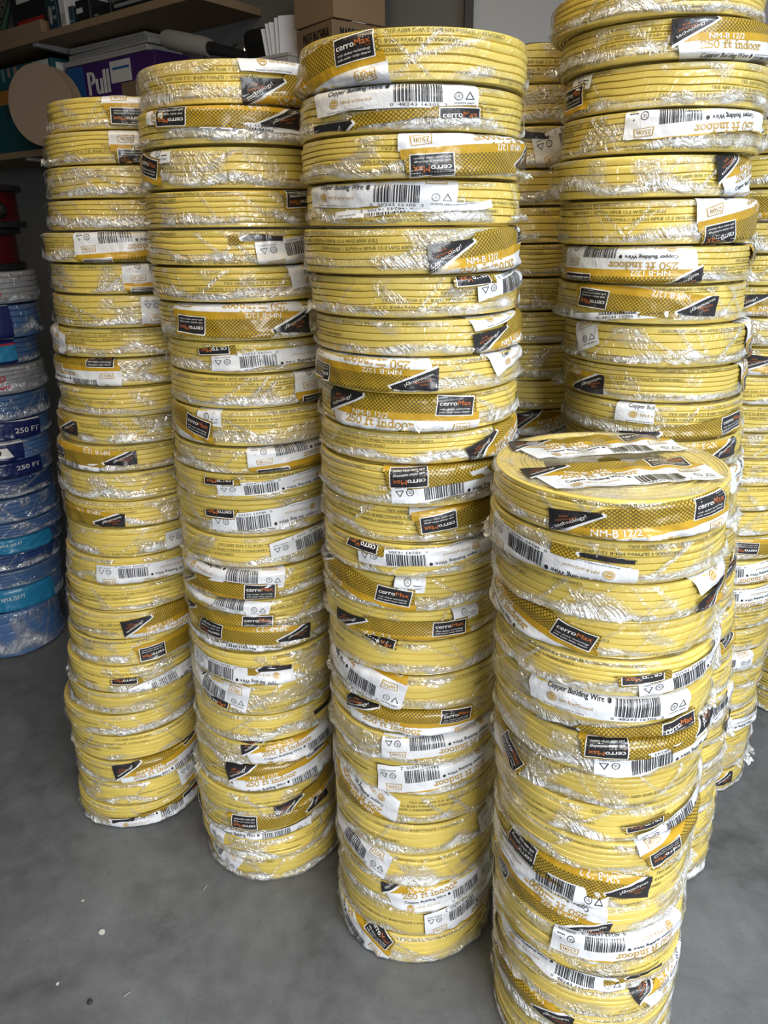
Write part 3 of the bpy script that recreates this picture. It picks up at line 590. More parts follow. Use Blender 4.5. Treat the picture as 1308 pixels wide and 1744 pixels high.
specE = {1: [('T', 'bd', 'b', 232, 20, 20, X3)], 2: [('F', 'pn', 'b', 940, 132, 3)], 3: [('G', 'bd', 'b', 345, 490, 6, X3), ('W', 'ul', 'b', 390, 392, 0, UL)], 4: [('W', 'bc', 'b', 880, 547, 183)], 5: [('F', 'pn', 'b', 1120, 800, 14)], 6: [('F', 'sh', 'b', 1040, 1040, 190)], 7: [('F', 'sh', 'c', 355, 132, 180), ('F', 'bd', 'c', 1262, 80, 190)],
 8: [('G', 'bd', 'c', 440, 315, 176), ('L', 'bc', 'c', 560, 372, 4)], 9: [('W', 'ul', 'c', 420, 510, 20, UL), ('F', 'bd', 'c', 1255, 560, 194)], 10: [('G', 'pn', 'c', 425, 735, 180, (-.01, .12)), ('F', 'bd', 'c', 1275, 720, 200)], 11: [('G', 'bd', 'c', 1120, 935, 7), ('W', 'ci', 'c', 640, 885, 0, (.02, .1))], 12: [('G', 'pn', 'f', 190, 285, 182)],
 13: [('F', 'ci', 'f', 240, 400, 20)], 16: [('G', 'bd', 'f', 212, 750, 20, X3)], 19: [('G', 'bd', 'f', 215, 1010, 12)], 21: [('B', 'bc', 'f', 170, 1300, 20)], 22: [('G', 'pn', 'f', 205, 1330, 30)]}
leA = E([(180, 46), (240, 42), (305, 50), (365, 51), (422, 47), (480, 67), (537, 70), (593, 68), (645, 84), (696, 84), (746, 85), (795, 86), (842, 98), (890, 103), (938, 101), (986, 107), (1032, 109), (1078, 110), (1123, 112), (1168, 105), (1209, 118), (1246, 126), (1284, 131), (1322, 134), (1350, 144), (1380, 147)])
leB = E([(130, 231), (210, 234), (284, 238), (355, 245), (421, 248), (485, 262), (550, 277), (611, 284), (668, 296), (730, 296), (784, 298), (829, 301), (883, 308), (942, 312), (995, 316), (1044, 321), (1090, 325), (1140, 330), (1196, 334), (1246, 334), (1288, 333), (1330, 338), (1372, 349), (1412, 357), (1445, 361), (1470, 368)])
leC = E([(95, 509), (180, 507), (264, 512), (344, 520), (426, 518), (505, 530), (575, 537), (640, 542), (703, 545), (765, 545), (828, 547), (894, 551), (953, 551), (1012, 554), (1067, 561), (1123, 564), (1182, 564), (1232, 568), (1275, 570), (1325, 571), (1377, 574), (1428, 577), (1480, 580), (1528, 575), (1573, 577), (1600, 580)])
leD = E([(880, 833), (950, 840), (1030, 841), (1098, 840), (1158, 842), (1225, 844), (1293, 841), (1355, 842), (1412, 839), (1464, 839), (1521, 842), (1575, 840), (1622, 840), (1668, 840), (1712, 842)])
leE = E([(-20, 916), (60, 946), (140, 958), (221, 963), (298, 930), (378, 949), (452, 951), (521, 946), (592, 962), (660, 956), (720, 958)]) + E([(1119, 1250), (1356, 1216), (1500, 1192)], 'R')
YA, YB, YC = floor_Y(262, 1413), floor_Y(480, 1505), floor_Y(715, 1648); YD, YE, YH = 1.216, 1.71, 2.085
stack([147, 210.6, 273.7, 335.6, 394, 451.4, 507, 566.5, 620.4, 670.9, 721.3, 771.8, 817.7, 867, 913, 962.6, 1009, 1055, 1100.7, 1146, 1190.6, 1228, 1263, 1304, 1340, 1377, 1413], ([147, 500, 900, 1413], [157, 190, 225, 262]), YA, leA, specA, 'the stack beside the blue coils', 1, lean=.10)
stack([93, 176.7, 246, 321.7, 389, 454, 517, 583.5, 639, 698, 763, 806, 852, 914.8, 969, 1021, 1067, 1113, 1170, 1223, 1269, 1307, 1353, 1392, 1432, 1468, 1505], ([93, 500, 900, 1505], [376, 406, 440, 480]), YB, leB, specB, 'the stack second from the blue coils', 2)
stack([38, 138, 223, 304, 384, 468, 542, 607.5, 670, 737.6, 792, 863, 925, 981.7, 1042, 1093, 1153, 1212, 1252, 1299, 1352, 1402, 1455, 1507, 1550, 1596, 1648], ([38, 1648], [703, 715]), YC, leC, specC, 'the stack third from the blue coils', 3)
zD = stack([852, 924, 998, 1067, 1129, 1190, 1262, 1325, 1385, 1439, 1489.5, 1553, 1598, 1646, 1691, 1734, 1775, 1813, 1849], ([852, 1700], [1042, 1000]), YD, leD, specD, 'the shortest yellow stack', 4)
stack([-50, 23, 99, 182, 260, 337, 419, 486, 556, 629, 691, 752], ([-50, 752], [1120, 1120]), YE, leE, specE, 'the tallest stack', 5, extra_bottom=1)
specH = {1: [('T', 'bd', 'h', 80, 25, 10, X3)], 3: [('W', 'ul', 'h', 120, 460, 200, (.13, .3)), ('T', 'pn', 'h', 65, 385, 180, (-.01, .1))], 11: [('F', 'pn', 'h', 40, 1625, 14)]}
def even(top, X, Y, n, specs, name, seed, jit=.006):
    t = top/n; r = random.Random(seed)
    for i in range(n):
        XX, YY = X + r.uniform(-jit, jit), Y + r.uniform(-jit, jit); z0 = top - (i+1)*t; sp = specs.get(i+1, [])
        if not sp and r.random() < .5:
            a = r.uniform(-2.2, -.6); p = project(np.array([XX + .19*math.cos(a), YY + .19*math.sin(a), z0 + t/2])); sp = [(r.choice('FFGBW'), r.choice(['bd', 'bc', 'pn']), None, float(p[0]), float(p[1]), r.choice((0, 180)) + r.uniform(-8, 8))]
        q = ORD[i+1] + ' from the top of' if i and i < n-1 else ('topmost of' if i == 0 else 'lowest of')
        build_coil(i, XX, YY, z0, t, sp, f'{look_of(sp)} yellow cable coil, {q} {name}', seed=seed)
stack([68, 140, 210, 287, 351, 415, 473, 530, 586, 652, 702], ([68, 702], [928, 922]), YH, [(300, 906 - 139, 'L'), (900, 900 - 130, 'L')], specH, 'the stack in the gap behind', 6, extra_bottom=1)
even(2.06, 1.00, 2.06, 28, {}, 'the stack behind the tallest one', 7)
even(1.94, 1.56, 2.40, 26, {}, 'the outermost stack by the wall', 8)
# printed film stretched flat over the open top of the shortest stack
topD = [o for o in S.objects if o.get('label', '').endswith('topmost of the shortest yellow stack')][0]
zt = zD[0]; pA, pB = z_hit(928, 803, zt), z_hit(1154, 789, zt); cD = np.array(topD.location)
ang = math.degrees(math.atan2(pB[1] - pA[1], pB[0] - pA[0])); yw = topD.rotation_euler[2]; cy_, sy_ = math.cos(-yw), math.sin(-yw)
for px, py in ((928, 803), (901, 757)):
    q = z_hit(px, py, zt) - cD; lx, ly = q[0]*cy_ - q[1]*sy_, q[0]*sy_ + q[1]*cy_
    make_label(topD, WRAPS[0], ART_Y, 'pn', 0, 0, ang - math.degrees(yw), CROP['F'], (-.01, .31), 77, planar=(lx, ly, T0 + .0012))
def top_film(root):
    n, m = 90, 22; th = np.linspace(0, 2*PI, n, endpoint=False); r = np.linspace(.02, .190, m); w = Waves(5, 14, 14, 60); w3 = Waves(8, 12, 10, 40)
    TH, Rr = np.meshgrid(th, r, indexing='ij'); z = T0 - .0008 + .0012*w(TH, Rr)*(Rr > .1); H = np.clip(.22*w3(TH, Rr) + .05, 0, .5) + .10
    i, j = np.meshgrid(np.arange(n), np.arange(m-1), indexing='ij'); i, j = i.ravel(), j.ravel(); i2 = (i+1) % n
    me = mesh_np('film_sheet', np.stack([Rr*np.cos(TH), Rr*np.sin(TH), z], -1).reshape(-1, 3), [np.stack([i*m+j, i2*m+j, i2*m+j+1, i*m+j+1], 1)], [FILM])
    a = me.attributes.new('haze', 'FLOAT', 'POINT'); a.data.foreach_set('value', H.reshape(-1).astype(np.float32)); add('film_sheet', me, root)
top_film(topD)

# ------------------------------------------------------------------ blue and grey coils, red wire spools
def blue_art(kind):
    A = Art(); q = .0002
    if kind == 0:      # navy with white lettering
        A.rect(-.02, .32, -.06, .066, NAVY, 0); A.text('250 FT', .05, -.012, .022, WTXT, 2*q, bold=.01, wmax=.10); A.text('250 FT', .20, -.012, .022, WTXT, 2*q, bold=.01, wmax=.10)
        A.rect(-.02, .32, .036, .042, WTXT, q); A.rect(-.02, .32, -.048, -.040, WTXT, q)
    elif kind == 1:    # navy over cyan with a white number panel
        A.rect(-.02, .32, -.06, .066, NAVY, 0); A.rect(-.02, .32, -.001, .004, RED, q); A.rect(-.02, .32, -.05, -.001, CYAN, q); A.rect(.12, .21, -.045, .002, WTXT, 2*q)
        A.text('250', .135, -.034, .027, BLACK, 3*q, bold=.03, wmax=.062); A.text('building wire', .03, .022, .014, WTXT, 2*q, wmax=.10)
    elif kind == 2:    # white lozenge with black type on navy
        A.rect(-.02, .32, -.06, .066, NAVY, 0); A.quad([(.05, -.022), (.30, -.022), (.30, .018), (.03, .018)], WTXT, q); A.text('6 NM-B', .07, -.014, .024, BLACK, 2*q, bold=.03, wmax=.11); A.rect(-.02, .32, -.048, -.034, WTXT, q)
        A.text('6 NM-B', .20, -.014, .024, BLACK, 2*q, bold=.03, wmax=.09)
    elif kind == 3:    # red scrawl
        A.text('RED', .10, -.012, .018, RED, q, bold=.03, wmax=.05, rot=.2); A.text('wire', .115, -.032, .014, RED, q, bold=.02, wmax=.05, rot=.2)
    else:              # blue printed sheet
        A.rect(-.02, .32, -.06, .066, CYAN, 0); A.quad([(-.02, .03), (.05, .03), (.02, -.03), (-.02, -.03)], NAVY, q); A.text('NM-B 250 FT', .09, -.006, .014, WTXT, 2*q, wmax=.09)
    return A.items
BF = [film_mesh(WRAPS[k], FILMD) for k in range(0, NV)]
WB = [winding_mesh(200+k, BLU, 5, [], 9) for k in range(2)]; WG = [winding_mesh(210+k, GRY, 6, [], 9) for k in range(1)]
XB, YB_ = -1.655, 2.90
rowsB = [455, 508, 563, 605, 650, 692, 724, 757, 785, 826, 870, 897, 926, 957, 988, 1030]
zB = [cyl_hit(55, y, XB, YB_, RF)[1] for y in rowsB] + [0.0]
infoB = [('G', 3, 'grey coil with red scrawl just beneath the red wire spools'), ('B', 0, 'navy-labelled coil under the grey coil, upside-down lettering'), ('B', 1, 'coil with cyan band and white 250 panel'), ('G', 3, 'grey coil with red scrawl halfway up the blue stack'),
 ('B', None, 'plain pale blue cable coil under the lower grey coil'), ('B', 0, 'navy-labelled cable coil just above the white-lozenge coil'), ('B', 2, 'coil with white lozenge and inverted black type'), ('B', 0, 'navy-labelled cable coil just below the white-lozenge coil'),
 ('D', None, 'dark blue coil in crumpled film, upper half of blue stack'), ('B', None, 'plain blue cable coil, seventh from the floor of the blue stack'), ('B', None, 'plain blue cable coil, sixth from the floor of the blue stack'), ('D', 4, 'blue-printed coil, fifth from the floor of the blue stack'),
 ('D', None, 'dark crumpled-film coil, fourth from the floor of the blue stack'), ('B', None, 'plain blue cable coil, third from the floor of the blue stack'), ('B', 4, 'blue-printed coil, second from the floor of the blue stack'), ('B', None, 'plain blue cable coil lying on the floor under its stack')]
DKB = jacket('dark_blue_cable_jacket', (.025, .06, .19), .2); WD = [winding_mesh(220, DKB, 5, [], 9)]
rB = random.Random(12)
for i, (kd, lab, text) in enumerate(infoB):
    z0, th = zB[i+1], zB[i] - zB[i+1]; X = solve_x((66, 70, 66, 80, 83, 85, 86, 87, 90, 98, 103, 103, 100, 103, 106, 105)[i], YB_, z0 + th/2, 'R')
    sp = []
    if lab is not None:
        pp = {0: 'tx', 1: 'tx', 2: 'tx', 3: 'tx', 4: 'tx'}[lab]; inv = i in (1, 6)
        p = project(np.array([X + (.06 if lab != 3 else .10), YB_ - .18, z0 + th/2])); sp = [('F', 'tx' if lab != 1 else 'bl', None, float(p[0]), float(p[1]), (180 if inv else 0) + rB.uniform(-4, 4))]
    build_coil(i, X, YB_, z0, th, sp, text, group='blue and grey cable coils in one column', winds={'G': WG, 'B': WB, 'D': WD}[kd], films=BF, art=blue_art(lab if lab is not None else 0), seed=40, anc={**ANC, 'tx': (.11, -.005), 'bl': (.165, -.02)})
M_BLK = plain('black_plastic', (.012, .012, .013), .35); M_REDW = plain('dark_red_wire', (.085, .004, .008), .25, coat=.6); M_CHR = plain('chrome', (.75, .75, .75), .12, 1.0)
zs = zB[0]; hs_ = [cyl_hit(30, y, XB - .03, YB_, .18)[1] for y in (402, 385)]
for k, (nm, ztp) in enumerate((('spool of dark red wire resting on the grey coil', cyl_hit(30, 388, XB, YB_, .18)[1]), ('spool of dark red wire topmost on the blue stack', cyl_hit(30, 318, XB, YB_, .18)[1]))):
    h = ztp - zs; t = thing('wire_spool', nm, 'wire spool', (solve_x(50, YB_, zs + h/2, 'R') - .0, YB_, zs), 0, 'red wire spools')
    for zf in (0, h - .022):
        b = MB(); b.lathe([(0, zf), (.178, zf), (.182, zf+.004), (.182, zf+.018), (.178, zf+.022), (0, zf+.022)], 64); b.build('flange', M_BLK, t, True)
    b = MB(); nb = int((h - .044)/.0065); pr = [(.05, .022)]
    for j in range(nb): z0 = .022 + j*(h-.044)/nb; st = (h-.044)/nb; pr += [(.160, z0 + .0002), (.1635, z0 + st*.3), (.1635, z0 + st*.7), (.160, z0 + st*.98)]
    pr += [(.05, h - .022)]; b.lathe(pr, 72); b.build('wound_wire', M_REDW, t, True)
    if k == 1:
        b = MB(); b.lathe([(0, .03), (.018, .024), (.028, .010), (.03, 0), (.028, -.004)], 24, 0, Matrix.Translation((.142, -.082, h*.42)) @ Matrix.Rotation(math.radians(60), 4, 'Z') @ Matrix.Rotation(math.radians(80), 4, 'X')); b.build('knob', M_BLK, t, True)
    zs = ztp

# ------------------------------------------------------------------ wall shelves and what stands on them
M_SHELF = plain('raw_shelf_board', (.23, .16, .09), .65, var=.15, vscale=14); M_BRK = plain('grey_bracket_steel', (.22, .22, .23), .5)
M_CARD = plain('brown_cardboard', (.19, .125, .070), .8, var=.08, vscale=12); M_CARD2 = plain('light_cardboard', (.24, .16, .09), .8, var=.08, vscale=12)
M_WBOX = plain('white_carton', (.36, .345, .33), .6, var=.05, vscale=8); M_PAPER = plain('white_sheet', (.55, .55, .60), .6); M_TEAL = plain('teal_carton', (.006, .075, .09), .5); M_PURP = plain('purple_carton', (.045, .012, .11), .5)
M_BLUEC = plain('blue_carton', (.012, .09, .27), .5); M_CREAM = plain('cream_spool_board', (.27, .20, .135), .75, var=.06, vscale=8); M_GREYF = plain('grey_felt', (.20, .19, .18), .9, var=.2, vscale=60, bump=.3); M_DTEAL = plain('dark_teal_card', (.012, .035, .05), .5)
M_REDP = plain('red_plastic', (.30, .012, .008), .4); M_ORAN = plain('orange_print', (.36, .15, .02), .5); M_PINK = plain('muted_pink_print', (.28, .17, .14), .5); M_GRN = plain('dark_green_enamel', (.02, .05, .03), .4); M_MINT = plain('mint_print', (.10, .24, .22), .5); M_LBL = plain('white_sticker', (.55, .54, .53), .55)
aL = -1.2
aR, _ = at_plane(447, 38, DEP)
def board(name, label, z, a0, a1, th=.026):
    c = wpt((a0+a1)/2, DEP/2); t = thing(name, label, 'shelf', (c[0], c[1], z), SA)
    b = MB(); b.box((0, 0, th/2), (a1 - a0, DEP - .004, th), 0, 0, .002); b.build('board', M_SHELF, t)
    return t, (a0+a1)/2
tS, am = board('storage_shelf', 'upper raw wood wall shelf carrying dark boxes and tools', ZTOP, aL, aR)
aB, _ = at_plane(62, 72, .02)
for a in (aB,):
    b = MB(); q = a - am
    b.put([(q - .012, -DEP/2 + .01, 0), (q + .012, -DEP/2 + .01, 0), (q + .012, DEP/2 - .005, 0), (q - .012, DEP/2 - .005, 0), (q + .012, DEP/2 - .005, -.03), (q - .012, DEP/2 - .005, -.03), (q - .012, -DEP/2 + .01, -.012), (q + .012, -DEP/2 + .01, -.012)],
          [[0, 1, 2, 3], [3, 2, 4, 5], [6, 5, 4, 7], [0, 6, 7, 1], [0, 3, 5, 6], [1, 7, 4, 2]]); b.build('bracket', M_BRK, tS)
_, zl = at_plane(20, 268, 0); ZL = zl - .006; aE = aC - .02
tL, aml = board('storage_shelf', 'lower raw wood wall shelf carrying cartons and a cream spool', ZL, aL, aE)
for a in (aB - .2, aB + .7, aE - .15):
    b = MB(); q = a - aml
    b.put([(q - .012, -DEP/2 + .01, 0), (q + .012, -DEP/2 + .01, 0), (q + .012, DEP/2 - .005, 0), (q - .012, DEP/2 - .005, 0), (q + .012, DEP/2 - .005, -.03), (q - .012, DEP/2 - .005, -.03), (q - .012, -DEP/2 + .01, -.012), (q + .012, -DEP/2 + .01, -.012)],
          [[0, 1, 2, 3], [3, 2, 4, 5], [6, 5, 4, 7], [0, 6, 7, 1], [0, 3, 5, 6], [1, 7, 4, 2]]); b.build('bracket', M_BRK, tL)
ZS, ZU = ZL + .026, ZTOP + .026
def flat_text(name, s, mat, parent, o, ux, uz, h, wmax=None, bold=.02, slab=False):
    """lettering on a face: o origin, ux reading direction, uz up (local vectors)"""
    V, T = text_mesh(s)
    n0 = len(V); V = np.concatenate([V + np.array([bold*k*1.8, 0]) for k in range(3)]); T = np.concatenate([T + n0*k for k in range(3)]); V = V*h
    if wmax: V = V*np.array([wmax/V[:, 0].max(), 1])
    P = np.array(o) + V[:, :1]*np.array(ux) + V[:, 1:]*np.array(uz); return add(name, mesh_np(name, P, [T], [mat], None, False), parent)
def carton(name, label, cat, a0, a1, b0, b1, z0, z1, mat, rz=0.0, bev=.003):
    """box in shelf coordinates; returns the thing, its half sizes: local origin at the base centre, -y faces the room"""
    c = wpt((a0+a1)/2, (b0+b1)/2); t = thing(name, label, cat, (c[0], c[1], z0), SA + rz); w, d, h = a1-a0, b1-b0, z1-z0
    b = MB(); b.box((0, 0, h/2), (w, d, h), 0, 0, bev); b.build('body', mat, t); return t, w, d, h
def panel(t, name, mat, x0, x1, z0, z1, y, th=.0012):
    z1 = min(z1, h - .004); b = MB(); b.box(((x0+x1)/2, y - th/2, (z0+z1)/2), (x1-x0, th, z1-z0)); return b.build(name, mat, t)
def panel_side(t, name, mat, y0, y1, z0, z1, x, th=.0012):
    b = MB(); b.box((x + th/2, (y0+y1)/2, (z0+z1)/2), (th, y1-y0, z1-z0)); return b.build(name, mat, t)
# teal snack carton
a1, z1 = at_plane(84, 86, .09); a0, _ = at_plane(-70, 110, .09)
t, w, d, h = carton('snack_carton', 'teal carton with picture panels behind the cream spool', 'box', a0, a1, .09, .30, ZS, min(z1, ZTOP - .034), M_TEAL)
def fx(px, py, bb, am_): a, z = at_plane(px, py, bb); return a - am_, z - ZS
m_ = (a0+a1)/2
x0, zt_ = fx(53, 97, .09, m_); x1, zb_ = fx(82, 107, .09, m_); panel(t, 'white_panel', M_LBL, x0, x1, zb_ - .02, zt_ - .006, -d/2)
for k, (pa, pb, ya, yb, mt) in enumerate(((0, 9, 112, 140, M_MINT), (10, 18, 108, 132, M_PINK), (20, 30, 104, 130, M_PINK), (-14, -3, 116, 142, M_PINK))):
    xa, za = fx(pa, ya, .09, m_); xb, zb2 = fx(pb, yb, .09, m_); panel(t, 'picture_panel', mt, xa, xb, zb2, za, -d/2)
xa, za = fx(-20, 150, .09, m_); xb, zb2 = fx(30, 166, .09, m_); panel(t, 'orange_band', M_ORAN, -w/2 + .003, xb, zb2 - .02, zb2 + .035, -d/2)
panel(t, 'dark_panel', M_DTEAL, fx(2, 150, .09, m_)[0], fx(14, 150, .09, m_)[0], zb2 - .075, zb2 - .025, -d/2)
ps = panel_side(t, 'side_sticker', M_LBL, -d/2 + .02, d/2 - .03, h - .10, h - .015, w/2); panel_side(ps, 'barcode', M_BRK, -d/2 + .05, d/2 - .06, h - .075, h - .04, w/2 + .0012)
# cream spool
aS, zS = at_plane(76, 181, -.01); Rsp = zS - ZS
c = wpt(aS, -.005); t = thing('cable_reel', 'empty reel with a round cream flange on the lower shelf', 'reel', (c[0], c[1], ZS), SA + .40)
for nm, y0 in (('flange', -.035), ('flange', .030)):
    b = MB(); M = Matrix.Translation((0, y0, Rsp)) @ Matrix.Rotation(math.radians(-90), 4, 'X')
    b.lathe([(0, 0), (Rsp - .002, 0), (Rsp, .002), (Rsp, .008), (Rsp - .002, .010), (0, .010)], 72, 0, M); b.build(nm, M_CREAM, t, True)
b = MB(); b.lathe([(.06, -.026), (.06, .031)], 40, 0, Matrix.Translation((0, 0, Rsp)) @ Matrix.Rotation(math.radians(-90), 4, 'X')); b.build('core', M_CARD, t, True)
# purple carton and white flat boxes
a0, zt_ = at_plane(112, 117, .13); a1, _ = at_plane(262, 92, .13)
t, w, d, h = carton('tissue_carton', 'purple and blue carton with large white lettering under the white boxes', 'box', a0, a1, .13, .30, ZS, zt_, M_PURP)
m_ = (a0+a1)/2; fy = -d/2
panel(t, 'blue_panel', M_BLUEC, -w/2 + .002, fx(141, 120, .13, m_)[0], .004, h - .004, fy)
xs_, zl_ = fx(151, 147, .13, m_); xe_, _ = fx(188, 140, .13, m_)
flat_text('lettering', 'Pull', P_WTXT, t, (xs_, fy - .0016, zl_ - .035), (1, 0, 0), (0, 0, 1), .085, (xe_ - xs_)*1.0, .03)
xa, za = fx(187, 108, .13, m_); xb, zb2 = fx(226, 136, .13, m_); pp = panel(t, 'shipping_sticker', M_LBL, xa, xb, zb2, za + .004, fy - .0018); 
b = MB(); b.box(((xa+xb)/2 + .004, fy - .0036, za - .022), ((xb-xa)*.8, .001, .008)); b.build('blue_line', M_BLUEC, pp)
panel(t, 'brown_panel', M_CARD, fx(206, 136, .13, m_)[0], w/2 - .002, .01, zb2 - .004, fy)
b = MB()
for k in range(6):
    xx, zz = -w/2 + .018 + .022*(k % 2) + .008*(k//2 % 2), h*.80 - .03*(k//2)
    pts = [(xx + .009*math.cos(v*.7 + k)*(1 - v*.08), zz + .009*math.sin(v*.7 + k)*(1 - v*.08)) for v in range(9)]
    V, T = stroke(pts, .0022); b.put([(x, fy - .0017, z) for x, z in V], [list(f) for f in T])
b.build('curl_motif', M_LBL, t)
zc = zt_
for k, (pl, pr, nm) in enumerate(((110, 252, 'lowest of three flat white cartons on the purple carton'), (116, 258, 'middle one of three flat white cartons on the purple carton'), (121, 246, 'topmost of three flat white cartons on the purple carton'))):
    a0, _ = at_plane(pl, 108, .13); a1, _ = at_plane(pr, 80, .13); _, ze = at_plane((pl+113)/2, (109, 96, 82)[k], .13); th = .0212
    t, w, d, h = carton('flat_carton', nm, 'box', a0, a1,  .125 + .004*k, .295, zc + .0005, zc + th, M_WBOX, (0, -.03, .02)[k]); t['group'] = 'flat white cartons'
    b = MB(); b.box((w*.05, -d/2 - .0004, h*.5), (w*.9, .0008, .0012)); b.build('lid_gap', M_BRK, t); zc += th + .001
# storage box, felt tube, black pouch, paper sleeves, ring
aa, _ = at_plane(392, 96, .06); ab, zbx = at_plane(496, 97, .06)
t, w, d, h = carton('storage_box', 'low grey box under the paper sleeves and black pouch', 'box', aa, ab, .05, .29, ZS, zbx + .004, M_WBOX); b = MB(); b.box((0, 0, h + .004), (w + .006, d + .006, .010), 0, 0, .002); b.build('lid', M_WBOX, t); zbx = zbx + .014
a0, z0 = at_plane(425, 84, .20); a1, z1 = at_plane(456, 46, .20); c = wpt((a0+a1)/2, .2); t = thing('tool_pouch', 'black fabric pouch against the wall beside paper sleeves', 'pouch', (c[0], c[1], zbx), SA)
b = MB(); b.box((0, 0, (z1 - zbx)/2), (a1 - a0, .05, z1 - zbx), 0, 0, .014); b.build('body', M_BLK, t, True); b = MB(); b.box((0, -.027, (z1-zbx)*.72), ((a1-a0)*.9, .006, (z1-zbx)*.35), 0, 0, .003); b.build('flap', M_BLK, t, True)
for k, (px, ptop, dz, ry) in enumerate(((462, 44, 0, -.14), (473, 36, 0, -.11), (482, 35, 0, -.08), (493, 28, 0, -.02), (503, 26, 0, 0.0))):
    a, _ = at_plane(px, 90, .10 + .012*k); _, zt2 = at_plane(px, ptop, .10 + .012*k); c = wpt(a, .14); hh = zt2 - zbx
    t = thing('paper_sleeve', ('%s white paper sleeve counted from the black pouch' % ORD[k+1]), 'paper', (c[0], c[1], zbx), SA + .9, 'white paper sleeves standing in a row')
    b = MB(); sx = math.tan(ry)*hh
    b.put([(-.045, -.003, 0), (.045, -.003, 0), (.045, .003, 0), (-.045, .003, 0), (-.045 + sx, -.0012, hh - .004), (.045 + sx, -.0012, hh + .006), (.045 + sx, .0012, hh + .006), (-.045 + sx, .0012, hh - .004)],
          [[3, 2, 1, 0], [4, 5, 6, 7], [0, 1, 5, 4], [1, 2, 6, 5], [2, 3, 7, 6], [3, 0, 4, 7]]); b.build('sheet', M_PAPER, t)
a0, z0 = at_plane(282, 66, .0); a1, z1 = at_plane(342, 90, .0); c0 = wpt(a0, -.01); c1 = wpt(a1, .02)
p0, p1 = Vector((c0[0], c0[1], z0)), Vector((c1[0], c1[1], z1 + .02)); t = thing('felt_tube', 'grey felt paint roller tube leaning off the white cartons', 'tube', p1)
b = MB(); Mq = Matrix.Rotation(0, 4, 'X')
qd = (p0 - p1); qz = qd.to_track_quat('Z', 'Y').to_matrix().to_4x4(); L_ = qd.length
b.lathe([(.0, -.02), (.026, -.02), (.030, 0), (.031, L_*.5), (.030, L_*.85), (.024, L_*.97), (.010, L_), (0, L_)], 32, 0, qz); b.build('sleeve', M_GREYF, t, True)
b = MB(); b.tube(qz @ Vector((0, 0, -.02)), qz @ Vector((0, 0, -.16)), .020, .014, 20); b.build('handle', M_BLK, t, True)
a0, z0 = at_plane(402, 91, .06); c = wpt(a0, .07); t = thing('steel_ring', 'small steel ring standing on the low grey box', 'ring', (c[0], c[1], zbx), SA + .2)
b = MB(); n1, n2 = 32, 10; vs = [((.026 + .005*math.cos(2*PI*j/n2))*math.cos(2*PI*i/n1), .005*math.sin(2*PI*j/n2), .031 + (.026 + .005*math.cos(2*PI*j/n2))*math.sin(2*PI*i/n1)) for i in range(n1) for j in range(n2)]
b.put(vs, [[i*n2+j, ((i+1) % n1)*n2+j, ((i+1) % n1)*n2+(j+1) % n2, i*n2+(j+1) % n2] for i in range(n1) for j in range(n2)]); b.build('loop', M_CHR, t, True)
# cardboard boxes on the lower shelf
a0, _ = at_plane(505, 60, .05); a1, _ = at_plane(640, 60, .05); _, zk = at_plane(568, 24, .0)
ac, _ = at_plane(580, 60, .155)
t, w, d, h = carton('cardboard_box', 'brown cardboard box with printed origin line, under another box', 'box', ac - .10, ac + .10, .055, .255, ZS, zk, M_CARD, -.27)
flat_text('lettering', 'MADE IN CHINA', M_BLK, t, (-w*.30, -d/2 - .0012, h - .047), (1, 0, 0), (0, 0, 1), .030, w*.72, .02)
flat_text('lettering', 'MADE IN CHINA', M_BLK, t, (w/2 + .0012, -d*.36, h - .047), (0, 1, 0), (0, 0, 1), .030, d*.75, .02)
b = MB(); b.box((0, 0, h + .0015), (w, .05, .002)); b.build('tape', M_LBL, t)
zb0 = zk + .003
t, w, d, h = carton('cardboard_box', 'lighter brown cardboard box stacked above the printed one', 'box', ac - .105, ac + .10, .055, .257, zb0, zb0 + .19, M_CARD2, -.22)
b = MB(); b.box((0, -d/2 - .0006, h*.5), (w*.96, .001, .003)); b.build('flap_gap', M_BLK, t)
# upper shelf goods
def up(px, py, bb=.0): return at_plane(px, py, bb)
def goods(name, label, cat, pl, pr, ptop, b0, b1, mat, rz=0.0, z0=None):
    a0, _ = up(pl, 60, b0); a1, _ = up(pr, 60, b0); _, zt2 = up((pl+pr)/2, ptop, b0); zz = ZU if z0 is None else z0
    return carton(name, label, cat, a0 + .007, a1 - .007, b0, b1, zz, max(zt2, zz + .03), mat, rz)
t, w, d, h = goods('cardboard_tray', 'orange-brown cardboard tray at the end of the upper shelf', 'box', -30, 74, 46, .015, .29, M_CARD2); tray_h = ZU + h
t2, w2, d2, h2 = carton('tool_case', 'black case with red rim and white sticker in the cardboard tray', 'case', up(22, 40, .03)[0], up(80, 30, .03)[0], .03, .28, tray_h, tray_h + .13, M_BLK); 
h = h2; panel(t2, 'red_rim', M_REDP, -w2*.35, w2*.42, .002, .016, -d2/2); panel(t2, 'sticker', M_LBL, -w2*.30, w2*.08, h2*.58, h2*.82, -d2/2)
a_, _ = up(8, 50, .03); c = wpt(a_, .10); t = thing('pipe_clamp', 'green and chrome clamp tool lying at the tray edge', 'clamp', (c[0], c[1], tray_h), SA)
b = MB(); b.tube((-.05, -.05, .012), (.03, -.02, .15), .014, .012, 16); b.build('body', M_GRN, t, True)
for k in range(3):
    b = MB(); b.tube((-.07 + .03*k, -.07, .03 + .035*k), (-.01 + .03*k, -.075, .045 + .035*k), .005, .005, 12); b.build('screw', M_CHR, t, True)
b = MB(); b.lathe([(.012, -.004), (.020, -.004), (.020, .004), (.012, .004), (.012, -.004)], 24, 0, Matrix.Translation((.035, -.04, .155)) @ Matrix.Rotation(1.3, 4, 'X')); b.build('nut', M_CHR, t, True)
